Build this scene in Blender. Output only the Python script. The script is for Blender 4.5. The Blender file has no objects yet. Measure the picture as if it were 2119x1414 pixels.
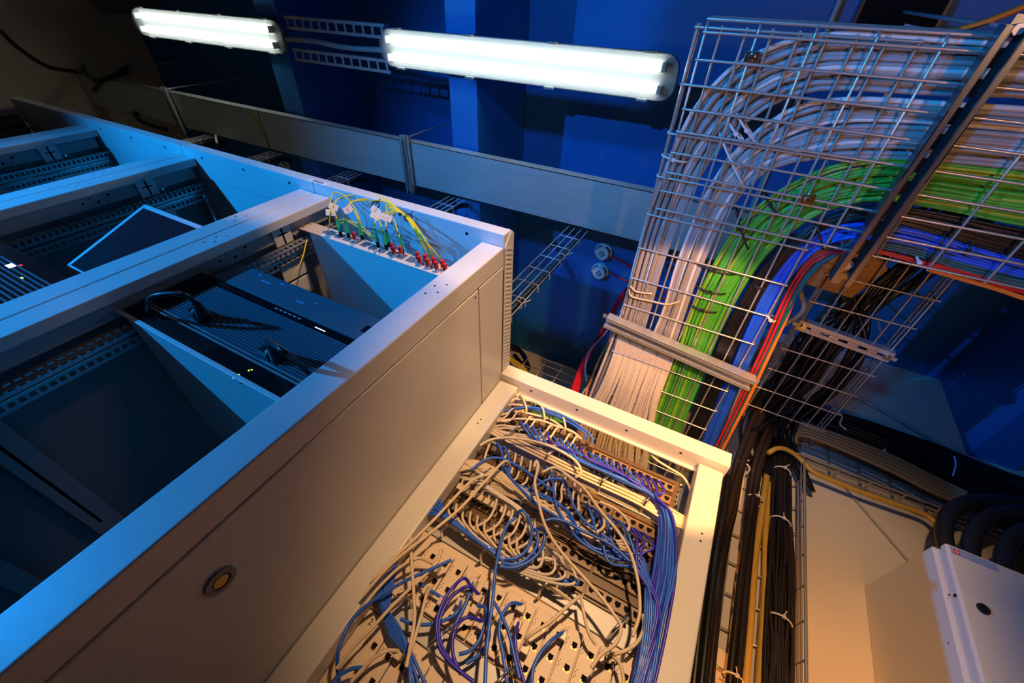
import bpy, math, random
from mathutils import Vector, Matrix
random.seed(7)
C = bpy.context.scene.collection
SC = bpy.context.scene
H = 1.3          # camera height; every coordinate below is relative to the camera, z is lifted by H on building
# ---------------------------------------------------------------- camera
FPX = 844.09
RX = Vector((0.880165, 0.331153, -0.340068)); RY = Vector((-0.029193, 0.752844, 0.657551)); RZ = Vector((0.473769, -0.568826, 0.672294))
camd = bpy.data.cameras.new('camera'); cam = bpy.data.objects.new('camera', camd); C.objects.link(cam)
camd.sensor_fit = 'HORIZONTAL'; camd.sensor_width = 36.0; camd.lens = FPX / 2119 * 36.0; camd.clip_start = 0.02
right = Vector((RX[0], RY[0], RZ[0])); down = Vector((RX[1], RY[1], RZ[1])); fwd = Vector((RX[2], RY[2], RZ[2]))
R3 = Matrix((right, -down, -fwd)).transposed()
cam.matrix_world = Matrix.Translation((0, 0, H)) @ R3.to_4x4()
SC.camera = cam
# ---------------------------------------------------------------- world, exposure
w = bpy.data.worlds.new('world'); SC.world = w; w.use_nodes = True
w.node_tree.nodes['Background'].inputs[0].default_value = (0.02, 0.03, 0.05, 1)
w.node_tree.nodes['Background'].inputs[1].default_value = 0.2
SC.view_settings.view_transform = 'Standard'; SC.view_settings.look = 'None'
SC.view_settings.exposure = 0.0; SC.view_settings.gamma = 1.0; SC.view_settings.use_curve_mapping = False
# ---------------------------------------------------------------- spot lamps: unseen warm, amber and blue work lights, plus added fill spots
def spot(name, loc, target, power, color, angle, blend, size):
    d = bpy.data.lights.new(name, 'SPOT'); o = bpy.data.objects.new(name, d); C.objects.link(o)
    d.energy = power; d.color = color; d.spot_size = math.radians(angle); d.spot_blend = blend; d.shadow_soft_size = size
    o.location = Vector(loc) + Vector((0, 0, H))
    o.rotation_euler = (Vector(target) - Vector(loc)).to_track_quat('-Z', 'Y').to_euler()
    return o
WARM = (1.0, 0.58, 0.28); BLUE = (0.004, 0.30, 1.0)
AL = (0.62, 0.95, -1.10)       # floor lamp by the wall, under the cabinet
TL = (0.35, -0.05, 0.32)       # added tray spot beside the camera, without a lamp body
WL = (0.05, -0.60, 0.55)       # unseen work lamp behind the camera, its hood added to shape the light
spot('warm_work_light', WL, (0.15, 1.0, 0.64), 90, WARM, 69, 0.7, 0.025)
spot('warm_fill_light', (-0.1, -1.0, 0.80), (-0.68, 0.45, 0.62), 95, (1.0, 0.62, 0.34), 38, 1.0, 0.04)  # added fill to warm the fibre cords and rack fronts
spot('tray_added_light', TL, (-0.10, 1.20, 1.15), 105, (1.0, 0.48, 0.15), 42, 0.14, 0.02)  # added spot to brighten the tray undersides and cable fan
spot('tray_fill_light', (0.95, -0.20, -0.60), (0.32, 0.38, 1.20), 34, (1.0, 0.50, 0.24), 50, 0.5, 0.03)  # added fill to warm the branch tray and wooden block
spot('amber_floor_light', AL, (0.62, 1.38, 0.10), 240, (1.0, 0.31, 0.03), 76, 0.3, 0.008)
spot('blue_work_light', (-2.2, -0.55, -0.6), (-1.12, 0.48, 0.25), 240, BLUE, 96, 0.8, 0.012)
spot('blue_ceiling_wash', (-0.60, -1.1, -0.7), (-0.25, 0.6, 2.2), 150, BLUE, 62, 0.8, 0.08)  # added fill to brighten the blue ceiling from below

# ================================================================ helpers
def ray(u, v):
    q = Vector(((u - 1059.5) / FPX, (v - 707.0) / FPX, 1.0))
    return Vector((RX.dot(q), RY.dot(q), RZ.dot(q)))
def pX(u, v, x): d = ray(u, v); return d * (x / d[0])
def pY(u, v, y): d = ray(u, v); return d * (y / d[1])
def pZ(u, v, z): d = ray(u, v); return d * (z / d[2])

ORI = {}
class MB:
    def __init__(s): s.v = []; s.f = []; s.m = []; s.sm = []; s.cur = 0
    def add(s, vs, fs, smooth=False):
        n = len(s.v); s.v += [Vector(p) for p in vs]
        for f in fs: s.f.append([i + n for i in f]); s.m.append(s.cur); s.sm.append(smooth)
        return s
    def box(s, x0, x1, y0, y1, z0, z1):
        return s.add([(x0,y0,z0),(x1,y0,z0),(x1,y1,z0),(x0,y1,z0),(x0,y0,z1),(x1,y0,z1),(x1,y1,z1),(x0,y1,z1)],
            [(0,3,2,1),(4,5,6,7),(0,1,5,4),(1,2,6,5),(2,3,7,6),(3,0,4,7)])
    def obox(s, c, ax, ay, az, hx, hy, hz):
        c = Vector(c); P = []
        for k in (-1, 1):
            for (i, j) in ((-1,-1),(1,-1),(1,1),(-1,1)): P.append(c + ax*hx*i + ay*hy*j + az*hz*k)
        return s.add(P, [(0,3,2,1),(4,5,6,7),(0,1,5,4),(1,2,6,5),(2,3,7,6),(3,0,4,7)])
    def beam(s, p0, p1, w, h, up=(0,0,1)):
        p0 = Vector(p0); p1 = Vector(p1); a = (p1-p0); L = a.length; a.normalize()
        b = Vector(up).cross(a).normalized(); c = a.cross(b)
        return s.obox((p0+p1)/2, a, b, c, L/2, w/2, h/2)
    def cyl(s, p0, p1, r, n=12, r2=None, cap=True):
        p0 = Vector(p0); p1 = Vector(p1); a = (p1-p0).normalized(); r2 = r if r2 is None else r2
        b = a.orthogonal().normalized(); c = a.cross(b); P = []
        for p, q in ((p0, r), (p1, r2)):
            for i in range(n):
                t = 2*math.pi*i/n; P.append(p + (b*math.cos(t)+c*math.sin(t))*q)
        s.add(P, [(i,(i+1)%n,n+(i+1)%n,n+i) for i in range(n)], True)
        if cap: s.add(P, [tuple(range(n-1,-1,-1)), tuple(range(n,2*n))])
        return s
    def ring(s, c, ax, r0, r1, h, n=24):
        c = Vector(c); a = Vector(ax).normalized(); b = a.orthogonal().normalized(); d = a.cross(b); P = []
        for (r, z) in ((r0,0),(r1,0),(r1,h),(r0,h)):
            for i in range(n):
                t = 2*math.pi*i/n; P.append(c + a*z + (b*math.cos(t)+d*math.sin(t))*r)
        F = []
        for k in range(4):
            for i in range(n): F.append((k*n+i, k*n+(i+1)%n, ((k+1)%4)*n+(i+1)%n, ((k+1)%4)*n+i))
        return s.add(P, F)
    def tube(s, pts, r, n=8, closed=False):
        pts = [Vector(p) for p in pts]; m = len(pts)
        if m < 2: return s
        P = []; nrm = None
        for i in range(m):
            if closed: t = pts[(i+1)%m] - pts[i-1]
            else: t = pts[min(i+1,m-1)] - pts[max(i-1,0)]
            if t.length < 1e-9: t = Vector((0,0,1))
            t.normalize()
            if nrm is None: nrm = t.orthogonal().normalized()
            else:
                nrm = nrm - t*nrm.dot(t)
                nrm = nrm.normalized() if nrm.length > 1e-6 else t.orthogonal().normalized()
            b = t.cross(nrm); rr = r[i] if isinstance(r, (list, tuple)) else r
            for k in range(n):
                a = 2*math.pi*k/n; P.append(pts[i] + (nrm*math.cos(a)+b*math.sin(a))*rr)
        F = []
        for i in range(m if closed else m-1):
            j = (i+1)%m
            for k in range(n): F.append((i*n+k, i*n+(k+1)%n, j*n+(k+1)%n, j*n+k))
        s.add(P, F, True)
        if not closed: s.add(P, [tuple(range(n-1,-1,-1)), tuple(range((m-1)*n, m*n))])
        return s
    def prism(s, poly, e):
        poly = [Vector(p) for p in poly]; e = Vector(e); n = len(poly)
        return s.add(poly + [p+e for p in poly], [tuple(range(n-1,-1,-1)), tuple(range(n,2*n))] + [(i,(i+1)%n,n+(i+1)%n,n+i) for i in range(n)])
    def build(s, name, mat, parent=None, bevel=0, seg=2):
        me = bpy.data.meshes.new(name)
        if parent is not None: o0 = ORI[parent.name]
        else:
            xs = [p[0] for p in s.v]; ys = [p[1] for p in s.v]; zs = [p[2] for p in s.v]
            o0 = Vector(((min(xs)+max(xs))/2, (min(ys)+max(ys))/2, min(zs)))
        me.from_pydata([tuple(p-o0) for p in s.v], [], s.f)
        for mm in (mat if isinstance(mat, (list, tuple)) else [mat]): me.materials.append(mm)
        for p, a, b in zip(me.polygons, s.m, s.sm): p.material_index = a; p.use_smooth = b
        me.update()
        o = bpy.data.objects.new(name, me); C.objects.link(o)
        if parent is not None: o.parent = parent
        else: o.location = o0 + Vector((0,0,H))
        ORI[o.name] = o0
        if bevel:
            b = o.modifiers.new('bevel', 'BEVEL'); b.width = bevel; b.segments = seg; b.limit_method = 'ANGLE'; b.angle_limit = math.radians(40)
        return o
def tag(o, label, cat, group=None, kind=None):
    if label: o['label'] = label
    if cat: o['category'] = cat
    if group: o['group'] = group
    if kind: o['kind'] = kind
    return o
def thing(name, base, label, cat, group=None):
    o = bpy.data.objects.new(name, None); C.objects.link(o); o.empty_display_size = 0.05
    o.location = Vector(base) + Vector((0,0,H)); ORI[o.name] = Vector(base)
    return tag(o, label, cat, group)
def struct(name, mb, mat): return tag(mb.build(name, mat), None, None, None, 'structure')
def spline(ctrl, n=8):
    P = [Vector(p) for p in ctrl]
    if len(P) < 3: return P
    P = [P[0]*2-P[1]] + P + [P[-1]*2-P[-2]]; out = []
    for i in range(1, len(P)-2):
        a, b, c, d = P[i-1:i+3]
        for k in range(n):
            t = k/n; out.append(0.5*((2*b)+(c-a)*t+(2*a-5*b+4*c-d)*t*t+(3*b-a-3*c+d)*t**3))
    out.append(P[-2]); return out
def resample(pts, n):
    L = [0]
    for a, b in zip(pts, pts[1:]): L.append(L[-1]+(b-a).length)
    out = []; j = 0
    for i in range(n):
        t = L[-1]*i/(n-1)
        while j < len(pts)-2 and L[j+1] < t: j += 1
        d = L[j+1]-L[j]; out.append(pts[j].lerp(pts[j+1], 0 if d < 1e-9 else (t-L[j])/d))
    return out
# ================================================================ materials
def mat(name, col, rough=0.5, metal=0.0, vary=0.12, scale=30, bump=0.0, bscale=200, emit=None, es=0, coat=0, spec=0.5, trans=0, stretch=None):
    m = bpy.data.materials.new(name); m.use_nodes = True; nt = m.node_tree; b = nt.nodes['Principled BSDF']
    b.inputs['Roughness'].default_value = rough; b.inputs['Metallic'].default_value = metal
    b.inputs['Specular IOR Level'].default_value = spec
    if coat: b.inputs['Coat Weight'].default_value = coat
    if trans: b.inputs['Transmission Weight'].default_value = trans
    tc = nt.nodes.new('ShaderNodeTexCoord'); src = tc.outputs['Object']
    if stretch:
        mp = nt.nodes.new('ShaderNodeMapping'); mp.inputs['Scale'].default_value = stretch; nt.links.new(src, mp.inputs[0]); src = mp.outputs[0]
    nz = nt.nodes.new('ShaderNodeTexNoise'); nz.inputs['Scale'].default_value = scale; nz.inputs['Detail'].default_value = 4
    nt.links.new(src, nz.inputs['Vector'])
    mx = nt.nodes.new('ShaderNodeMix'); mx.data_type = 'RGBA'
    mx.inputs[6].default_value = tuple(c*(1-vary) for c in col)+(1,); mx.inputs[7].default_value = tuple(min(1, c*(1+vary)) for c in col)+(1,)
    nt.links.new(nz.outputs['Fac'], mx.inputs[0]); nt.links.new(mx.outputs[2], b.inputs['Base Color'])
    if bump:
        n2 = nt.nodes.new('ShaderNodeTexNoise'); n2.inputs['Scale'].default_value = bscale; nt.links.new(src, n2.inputs['Vector'])
        bp = nt.nodes.new('ShaderNodeBump'); bp.inputs['Strength'].default_value = bump; bp.inputs['Distance'].default_value = 0.002
        nt.links.new(n2.outputs['Fac'], bp.inputs['Height']); nt.links.new(bp.outputs[0], b.inputs['Normal'])
    if emit: b.inputs['Emission Color'].default_value = emit+(1,); b.inputs['Emission Strength'].default_value = es
    return m
M = {}
M['ceil'] = mat('blue ceiling paint', (0.004, 0.125, 0.37), 0.55, vary=0.12, scale=3, bump=0.15, bscale=40)
M['wall'] = mat('beige wall paint', (0.54, 0.46, 0.31), 0.7, vary=0.06, scale=2, bump=0.1, bscale=60)
M['wallg'] = mat('off white wall paint', (0.60, 0.55, 0.47), 0.75, vary=0.10, scale=2.5, bump=0.15, bscale=60)
M['floor'] = mat('grey vinyl floor', (0.16, 0.16, 0.17), 0.5, vary=0.15, scale=8)
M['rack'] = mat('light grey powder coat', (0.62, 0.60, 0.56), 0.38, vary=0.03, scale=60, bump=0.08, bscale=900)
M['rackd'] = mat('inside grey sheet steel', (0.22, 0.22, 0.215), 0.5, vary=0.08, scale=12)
M['rackp'] = mat('mauve grey sheet steel', (0.34, 0.32, 0.31), 0.5, vary=0.06, scale=20)
M['dark'] = mat('shadow gap black', (0.006, 0.006, 0.007), 0.8, spec=0.1)
M['zinc'] = mat('galvanised steel', (0.55, 0.55, 0.54), 0.36, 0.6, vary=0.16, scale=14, stretch=(1, 12, 12))
M['dullz'] = mat('matt zinc sheet', (0.42, 0.42, 0.40), 0.5, 0.45, vary=0.2, scale=14)
M['dkzinc'] = mat('dull dark steel', (0.20, 0.22, 0.24), 0.3, 0.9, vary=0.15, scale=14)
M['trunk'] = mat('dull zinc sheet', (0.58, 0.61, 0.56), 0.40, 0.55, vary=0.14, scale=6, stretch=(0.5, 6, 6), bump=0.06, bscale=40)
M['wire'] = mat('bright zinc wire', (0.50, 0.47, 0.43), 0.28, 0.6, vary=0.06, scale=40)
M['chrome'] = mat('polished metal', (0.72, 0.70, 0.66), 0.16, 1.0, vary=0.05)
M['brass'] = mat('brass', (0.45, 0.28, 0.09), 0.42, 0.8, vary=0.05)
M['black'] = mat('black plastic', (0.014, 0.014, 0.016), 0.38, vary=0.2)
M['gloss'] = mat('gloss black bezel', (0.008, 0.008, 0.010), 0.16, vary=0.1)
M['blkc'] = mat('black cable sheath', (0.006, 0.006, 0.0065), 0.34, vary=0.2, scale=60)
M['armour'] = mat('dark brown cable sheath', (0.020, 0.0135, 0.0075), 0.26, vary=0.3, scale=50)
M['greyc'] = mat('light grey cable sheath', (0.31, 0.285, 0.27), 0.42, vary=0.05, scale=50)
M['beigec'] = mat('cream cable sheath', (0.66, 0.54, 0.38), 0.42, vary=0.06, scale=50)
M['fanc'] = mat('lamp lightened cream sheath', (0.80, 0.69, 0.52), 0.42, vary=0.05)  # cream lightened in the base colour in place of stronger lamp light
M['tanc'] = mat('dull tan cable sheath', (0.19, 0.15, 0.09), 0.45, vary=0.06)
M['whitec'] = mat('white cord sheath', (0.66, 0.60, 0.54), 0.4, vary=0.05, scale=50)
M['bluec'] = mat('blue cord sheath', (0.022, 0.12, 0.66), 0.35, vary=0.12, scale=50)
M['navyc'] = mat('violet blue cord sheath', (0.035, 0.028, 0.50), 0.35, vary=0.12, scale=50)
M['lblue'] = mat('pale blue cord sheath', (0.28, 0.40, 0.70), 0.4, vary=0.08)
M['royal'] = mat('royal blue cable sheath', (0.012, 0.09, 0.62), 0.34, vary=0.1, scale=50)
def greenmat():
    m = mat('green yellow earth sheath', (0.07, 0.36, 0.03), 0.36, vary=0.25, scale=26, stretch=(1, 1, 1))
    return m
M['green'] = greenmat()
M['lime'] = mat('yellow green earth sheath', (0.34, 0.46, 0.03), 0.36, vary=0.2, scale=26)
M['teal'] = mat('dark teal sheath', (0.012, 0.10, 0.10), 0.4)
M['red'] = mat('red cable sheath', (0.62, 0.012, 0.018), 0.35, vary=0.06)
M['orange'] = mat('orange cable sheath', (0.75, 0.20, 0.02), 0.38, vary=0.06)
M['yellow'] = mat('yellow fibre sheath', (0.95, 0.62, 0.004), 0.35, vary=0.06)
M['conduit'] = mat('mustard conduit', (0.55, 0.33, 0.05), 0.45, vary=0.12)
M['gconduit'] = mat('grey conduit', (0.34, 0.34, 0.31), 0.5, vary=0.08)
M['fgreen'] = mat('green connector', (0.02, 0.42, 0.13), 0.35, vary=0.05)
M['redcap'] = mat('red dust cap', (0.75, 0.015, 0.015), 0.4, vary=0.05)
M['ties'] = mat('nylon tie', (0.72, 0.66, 0.60), 0.5, vary=0.05)
M['paper'] = mat('white label paper', (0.75, 0.75, 0.75), 0.7, vary=0.03)
M['ink'] = mat('black ink', (0.01, 0.01, 0.01), 0.7)
M['redink'] = mat('red ink', (0.65, 0.03, 0.03), 0.7)
M['blueink'] = mat('pale blue ink', (0.25, 0.34, 0.5), 0.5)
M['panelb'] = mat('bronze brown panel plastic', (0.13, 0.08, 0.042), 0.3, vary=0.12, scale=20)
M['panelt'] = mat('tan panel strip', (0.27, 0.18, 0.105), 0.35, vary=0.08, scale=20)
M['boot'] = mat('smoky plug boot', (0.17, 0.12, 0.08), 0.22, vary=0.15, coat=0.4)
M['bootw'] = mat('cream plug boot', (0.62, 0.52, 0.40), 0.35, vary=0.06)
M['voice'] = mat('cream connection block', (0.68, 0.55, 0.42), 0.45, vary=0.05, scale=20)
M['wood'] = mat('old brown wood', (0.42, 0.22, 0.07), 0.6, vary=0.45, scale=8, stretch=(1.5, 14, 14), bump=0.2, bscale=60)
M['devgrey'] = mat('slate device front', (0.10, 0.13, 0.15), 0.4, vary=0.05)
M['screen'] = mat('dark screen glass', (0.012, 0.016, 0.022), 0.22)
M['led'] = mat('green indicator', (0.1, 0.5, 0.02), 0.4, emit=(0.45, 1.0, 0.05), es=3)
M['lcd'] = mat('lit display', (0.6, 0.7, 0.9), 0.4, emit=(0.7, 0.82, 1.0), es=1.6)
M['redled'] = mat('red indicator', (0.5, 0.02, 0.02), 0.4, emit=(1.0, 0.05, 0.08), es=0.8)
M['cab'] = mat('textured cabinet paint', (0.60, 0.57, 0.52), 0.34, vary=0.04, scale=60, bump=0.35, bscale=260)
M['lamph'] = mat('lamp housing plastic', (0.16, 0.175, 0.16), 0.45, vary=0.05)
M['lamptube'] = mat('lit fluorescent tube', (0.9, 0.9, 0.9), 0.4, emit=(0.93, 1.0, 0.97), es=12)
M['detect'] = mat('white detector plastic', (0.66, 0.66, 0.62), 0.45, vary=0.04)
M['tealmetal'] = mat('pale teal metal', (0.22, 0.42, 0.42), 0.4, vary=0.1)
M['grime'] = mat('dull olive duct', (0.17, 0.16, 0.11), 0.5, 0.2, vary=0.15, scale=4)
def diffuser():
    m = bpy.data.materials.new('frosted lamp cover'); m.use_nodes = True; nt = m.node_tree
    out = nt.nodes['Material Output']; nt.nodes.remove(nt.nodes['Principled BSDF'])
    t = nt.nodes.new('ShaderNodeBsdfTransparent'); d = nt.nodes.new('ShaderNodeBsdfTranslucent'); d.inputs[0].default_value = (0.92, 0.97, 0.94, 1)
    g = nt.nodes.new('ShaderNodeBsdfGlossy'); g.inputs['Roughness'].default_value = 0.3
    nz = nt.nodes.new('ShaderNodeTexNoise'); nz.inputs['Scale'].default_value = 30
    mr = nt.nodes.new('ShaderNodeMapRange'); mr.inputs[3].default_value = 0.045; mr.inputs[4].default_value = 0.065; nt.links.new(nz.outputs[0], mr.inputs[0])
    mx = nt.nodes.new('ShaderNodeMixShader'); nt.links.new(mr.outputs[0], mx.inputs[0]); nt.links.new(t.outputs[0], mx.inputs[1]); nt.links.new(d.outputs[0], mx.inputs[2])
    m2 = nt.nodes.new('ShaderNodeMixShader'); m2.inputs[0].default_value = 0.04; nt.links.new(mx.outputs[0], m2.inputs[1]); nt.links.new(g.outputs[0], m2.inputs[2])
    nt.links.new(m2.outputs[0], out.inputs[0]); return m
M['diff'] = diffuser()
# ================================================================ the room
ZC = 2.2; ZB = 1.72
struct('floor', MB().box(-4.7, 3.4, -3.1, 2.4, -1.36, -1.30), M['floor'])
struct('ceiling', MB().box(-4.7, 3.4, -3.1, 2.4, ZC, ZC+0.08), M['ceil'])
struct('wall_left', MB().box(-4.67, -4.56, -3.1, 2.4, -1.3, ZC), M['wall'])
struct('wall_rear', MB().box(-4.56, 0.40, 2.19, 2.30, -1.3, ZC), M['wallg'])
struct('wall_back', MB().box(0.40, 3.3, 1.375, 2.30, -1.3, ZC), M['wallg'])
struct('wall_front', MB().box(-4.56, 3.3, -3.1, -3.0, -1.3, ZC), M['wall'])
struct('wall_right', MB().box(3.3, 3.4, -3.1, 2.3, -1.3, ZC), M['wall'])
struct('trim_1', MB().box(-2.39, -2.235, -3.0, 2.19, ZB, ZC), M['ceil'])
struct('trim_2', MB().box(-1.228, -1.086, -3.0, 2.19, ZB, ZC), M['ceil'])
struct('trim_3', MB().box(1.21, 1.36, -3.0, 1.375, ZB, ZC), M['ceil'])
# black framed square on the ceiling, a thin conduit beside it
hb = MB(); hb.box(0.205, 0.43, -0.55, 0.16, ZC-0.02, ZC)
t = thing('black_square', (0.32, -0.2, ZC-0.03), 'black framed square on the blue ceiling above the cable tray', 'hatch')
hb.build('square_panel', M['dark'], t)
fr = MB()
for a in ((0.195,0.205,-0.56,0.17),(0.43,0.44,-0.56,0.17),(0.205,0.43,-0.56,-0.55),(0.205,0.43,0.16,0.17)): fr.box(a[0],a[1],a[2],a[3],ZC-0.026,ZC)
fr.build('square_frame', M['black'], t)
tag(MB().cyl((0.13, -2.9, ZC-0.012), (0.13, 2.1, ZC-0.012), 0.010, 10).build('thin_conduit', M['gconduit']), 'thin grey conduit running along the blue ceiling beside the black square', 'conduit')

# ---------------------------------------------------------------- fluorescent fittings
def rrect(x0, x1, y0, y1, r, z, n=6):
    P = []
    for cx, cy, a0 in ((x1-r,y1-r,0),(x0+r,y1-r,90),(x0+r,y0+r,180),(x1-r,y0+r,270)):
        for i in range(n+1):
            a = math.radians(a0+90*i/n); P.append((cx+r*math.cos(a), cy+r*math.sin(a), z))
    return P
def loft(mb, loops, cap0=True, cap1=True):
    n = len(loops[0]); P = [p for l in loops for p in l]; F = []
    for k in range(len(loops)-1):
        for i in range(n): F.append((k*n+i, k*n+(i+1)%n, (k+1)*n+(i+1)%n, (k+1)*n+i))
    if cap0: F.append(tuple(range(n-1,-1,-1)))
    if cap1: F.append(tuple(range((len(loops)-1)*n, len(loops)*n)))
    return mb.add(P, F, False)
def lamp(x0, x1, y0, y1, label):
    z = 1.645
    t = thing('fluorescent_lamp', ((x0+x1)/2, (y0+y1)/2, z), label, 'lamp', 'ceiling fluorescent lamps')
    b = MB(); loft(b, [rrect(x0,x1,y0,y1,.05,z+.034), rrect(x0,x1,y0,y1,.05,z+.052), rrect(x0+.02,x1-.02,y0+.02,y1-.02,.04,z+.072)], True, True)
    b.build('housing', M['lamph'], t, 0.003)
    d = MB(); loft(d, [rrect(x0+.004,x1-.004,y0+.004,y1-.004,.05,z+.0335), rrect(x0+.008,x1-.008,y0+.008,y1-.008,.05,z+.012), rrect(x0+.022,x1-.022,y0+.022,y1-.022,.045,z)][::-1], True, False)
    dd = d.build('diffuser', M['diff'], t)
    for p in dd.data.polygons: p.use_smooth = False
    ym = (y0+y1)/2
    for s in (-1, 1):
        b = MB(); b.cyl((x0+.055, ym+s*.032, z+.02), (x1-.055, ym+s*.032, z+.02), .0115, 14); tb = b.build('tube', M['lamptube'], t)
        for xx in (x0+.04, x1-.055): MB().box(xx, xx+.015, ym+s*.032-.013, ym+s*.032+.013, z+.006, z+.033).build('lamp_holder', M['lamph'], t)
    for s in (0, 1):
        for k in range(4):
            xx = x0 + (x1-x0)*(0.08+0.28*k); yy = y0 if s == 0 else y1
            MB().box(xx-.018, xx+.018, yy-.004, yy+.004, z+.018, z+.05).build('clip', M['lamph'], t, 0.001)
    return t
lamp(-1.552, -0.268, 0.152, 0.292, 'longer looking lit twin tube fluorescent lamp nearer the cable tray')
lamp(-3.456, -2.19, 0.160, 0.300, 'lit twin tube fluorescent lamp farther left near the round duct')
# perforated tray between and above the lamps
t = thing('lamp_carrier_tray', (-1.9, 0.23, 1.72), 'grey slotted tray with a conduit joining the two fluorescent lamps', 'cable tray')
b = MB(); z = 1.7195
for yy in (0.155, 0.285):
    for k in range(12):
        xx = -2.185+k*.055; b.box(xx, xx+.012, yy, yy+.03, z, z+.002)
    b.box(-2.188, -1.554, yy-.012, yy, z-.004, z+.03); b.box(-2.188, -1.554, yy+.03, yy+.042, z-.002, z+.002)
b.build('slotted_rail', M['zinc'], t)
MB().tube(spline([(-2.188,.235,1.700),(-2.0,.232,1.703),(-1.8,.243,1.704),(-1.554,.236,1.700)]), .011, 10).build('conduit', M['gconduit'], t)

# ---------------------------------------------------------------- metal trunking under the ceiling
ZT = 1.64; YT0 = 0.585; YT1 = 0.795
t = thing('metal_trunking', (-2.2, .69, ZT), 'long galvanised metal trunking hanging above the racks under the blue ceiling', 'cable trunking')
b = MB(); b.box(-4.55, -1.45, YT0, YT1, ZT, ZT+.0025); b.box(-4.55, -1.45, YT0, YT0+.0025, ZT, ZT+.050); b.box(-4.55, -1.45, YT1-.0025, YT1, ZT, ZT+.05)
b.build('trunking_length', M['trunk'], t)
b = MB(); b.box(-1.447, .10, YT0, YT1, ZT, ZT+.0025); b.box(-1.447, .10, YT0, YT0+.0025, ZT, ZT+.050); b.box(-1.447, .10, YT1-.0025, YT1, ZT, ZT+.05)
b.build('trunking_length', M['trunk'], t)
for xx in (-2.53, ):
    MB().box(xx, xx+.004, YT0, YT1, ZT-.0012, ZT).build('joint_seam', M['dark'], t)
MB().prism([(-2.60,.60,ZT-.001),(-2.585,.60,ZT-.001),(-2.55,.67,ZT-.001),(-2.545,.72,ZT-.001),(-2.57,.725,ZT-.001),(-2.572,.70,ZT-.001),(-2.585,.66,ZT-.001)], (0,0,-.001)).build('tape_scrap', M['conduit'], t)
for xx, lab in ((-1.445, 'slotted steel hanger strut under the trunking nearer the lamps'), (-3.40, 'slotted steel hanger strut under the dark far end of the trunking')):
    h = thing('trunking_hanger', (xx, .69, ZT-.03), lab, 'hanger', 'trunking hangers')
    b = MB(); b.box(xx-.021, xx+.021, YT0-.03, YT1+.035, ZT-.006, ZT-.0035); b.box(xx-.021, xx-.0185, YT0-.03, YT1+.035, ZT-.027, ZT-.0035); b.box(xx+.0185, xx+.021, YT0-.03, YT1+.035, ZT-.027, ZT-.0035)
    b.box(xx-.021, xx-.012, YT0-.03, YT1+.035, ZT-.027, ZT-.0245); b.box(xx+.012, xx+.021, YT0-.03, YT1+.035, ZT-.027, ZT-.0245)
    b.build('strut', M['zinc'], h)
    for yy in (YT0-.016, YT1+.018):
        MB().cyl((xx, yy, ZT-.02), (xx, yy, ZC), .004, 8).build('threaded_rod', M['zinc'], h)
        MB().cyl((xx, yy, ZT-.004), (xx, yy, ZT+.006), .008, 6).build('nut', M['zinc'], h)

# ---------------------------------------------------------------- vertical wire drops behind the racks
DY = 0.80
for i, xx in enumerate((-.52, -1.16, -1.83, -2.46, -3.09)):
    lab = ('wire cable drop with black cable nearest the end rack corner', 'second wire cable drop from the end rack corner', 'third wire cable drop from the end rack corner, left of the printed rail label',
           'fourth wire cable drop from the end rack corner', 'farthest wire cable drop at the dark left end')[i]
    t = thing('wire_drop_tray', (xx, DY+.03, .79), lab, 'cable tray', 'vertical wire drops')
    b = MB()
    for dx in (-.045, -.015, .015, .045): b.tube([(xx+dx, DY, .78), (xx+dx, DY, ZT-.01)], .0023, 6)
    z = .83
    while z < ZT-.03:
        b.tube([(xx-.045, DY+.03, z), (xx-.045, DY-.002, z), (xx+.045, DY-.002, z), (xx+.045, DY+.03, z)], .0023, 6); z += .1
    b.build('wire_ladder', M['wire'], t)
    MB().tube(spline([(xx+.022, DY+.022, .70), (xx+.02, DY+.022, 1.0), (xx+.024, DY+.024, 1.3), (xx+.018, DY+.028, ZT-.06), (xx+.01, DY+.06, ZT+.06)]), .0125, 10).build('feeder_cable', M['blkc'], t)
    for zz in (1.02, 1.40):
        MB().tube([(xx+.022+.015*math.cos(a*.5236), DY+.022+.027*math.sin(a*.5236)*.6, zz) for a in range(12)], .0018, 6, True).tube([(xx+.04, DY+.01, zz), (xx+.06, DY, zz+.02)], .0015, 5).build('tie', M['ties'], t)

# ---------------------------------------------------------------- smoke detectors, left wall clutter
def detector(x, y, lab):
    t = thing('smoke_detector', (x, y, ZC-.05), lab, 'smoke detector', 'ceiling smoke detectors')
    MB().cyl((x, y, ZC), (x, y, ZC-.018), .055, 28, .053).build('base', M['detect'], t)
    MB().cyl((x, y, ZC-.018), (x, y, ZC-.04), .047, 28, .038).build('head', M['detect'], t)
    for k in range(4):
        b = MB(); a0 = math.pi/4 + k*math.pi/2; pts = [(x+.043*math.cos(a0-.5+i*.1), y+.043*math.sin(a0-.5+i*.1), ZC-.026) for i in range(11)]; b.tube(pts, .0042, 6); b.build('vent', M['dark'], t)
    b = MB(); a = math.pi/4
    b.add([(x+.021*math.cos(k*math.pi/2), y+.021*math.sin(k*math.pi/2), ZC-.0405) for k in range(4)], [(3,2,1,0)]); b.build('sensor_star', M['lamph'], t)
    MB().cyl((x, y, ZC-.0405), (x, y, ZC-.045), .008, 14).build('cap', M['detect'], t)
detector(-.522, 1.177, 'upper of two white smoke detectors with the red cables')
detector(-.519, 1.309, 'lower of two white smoke detectors with the red cables')
detector(-3.262, 1.181, 'lone white smoke detector partly hidden behind the rack top rail')
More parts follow.
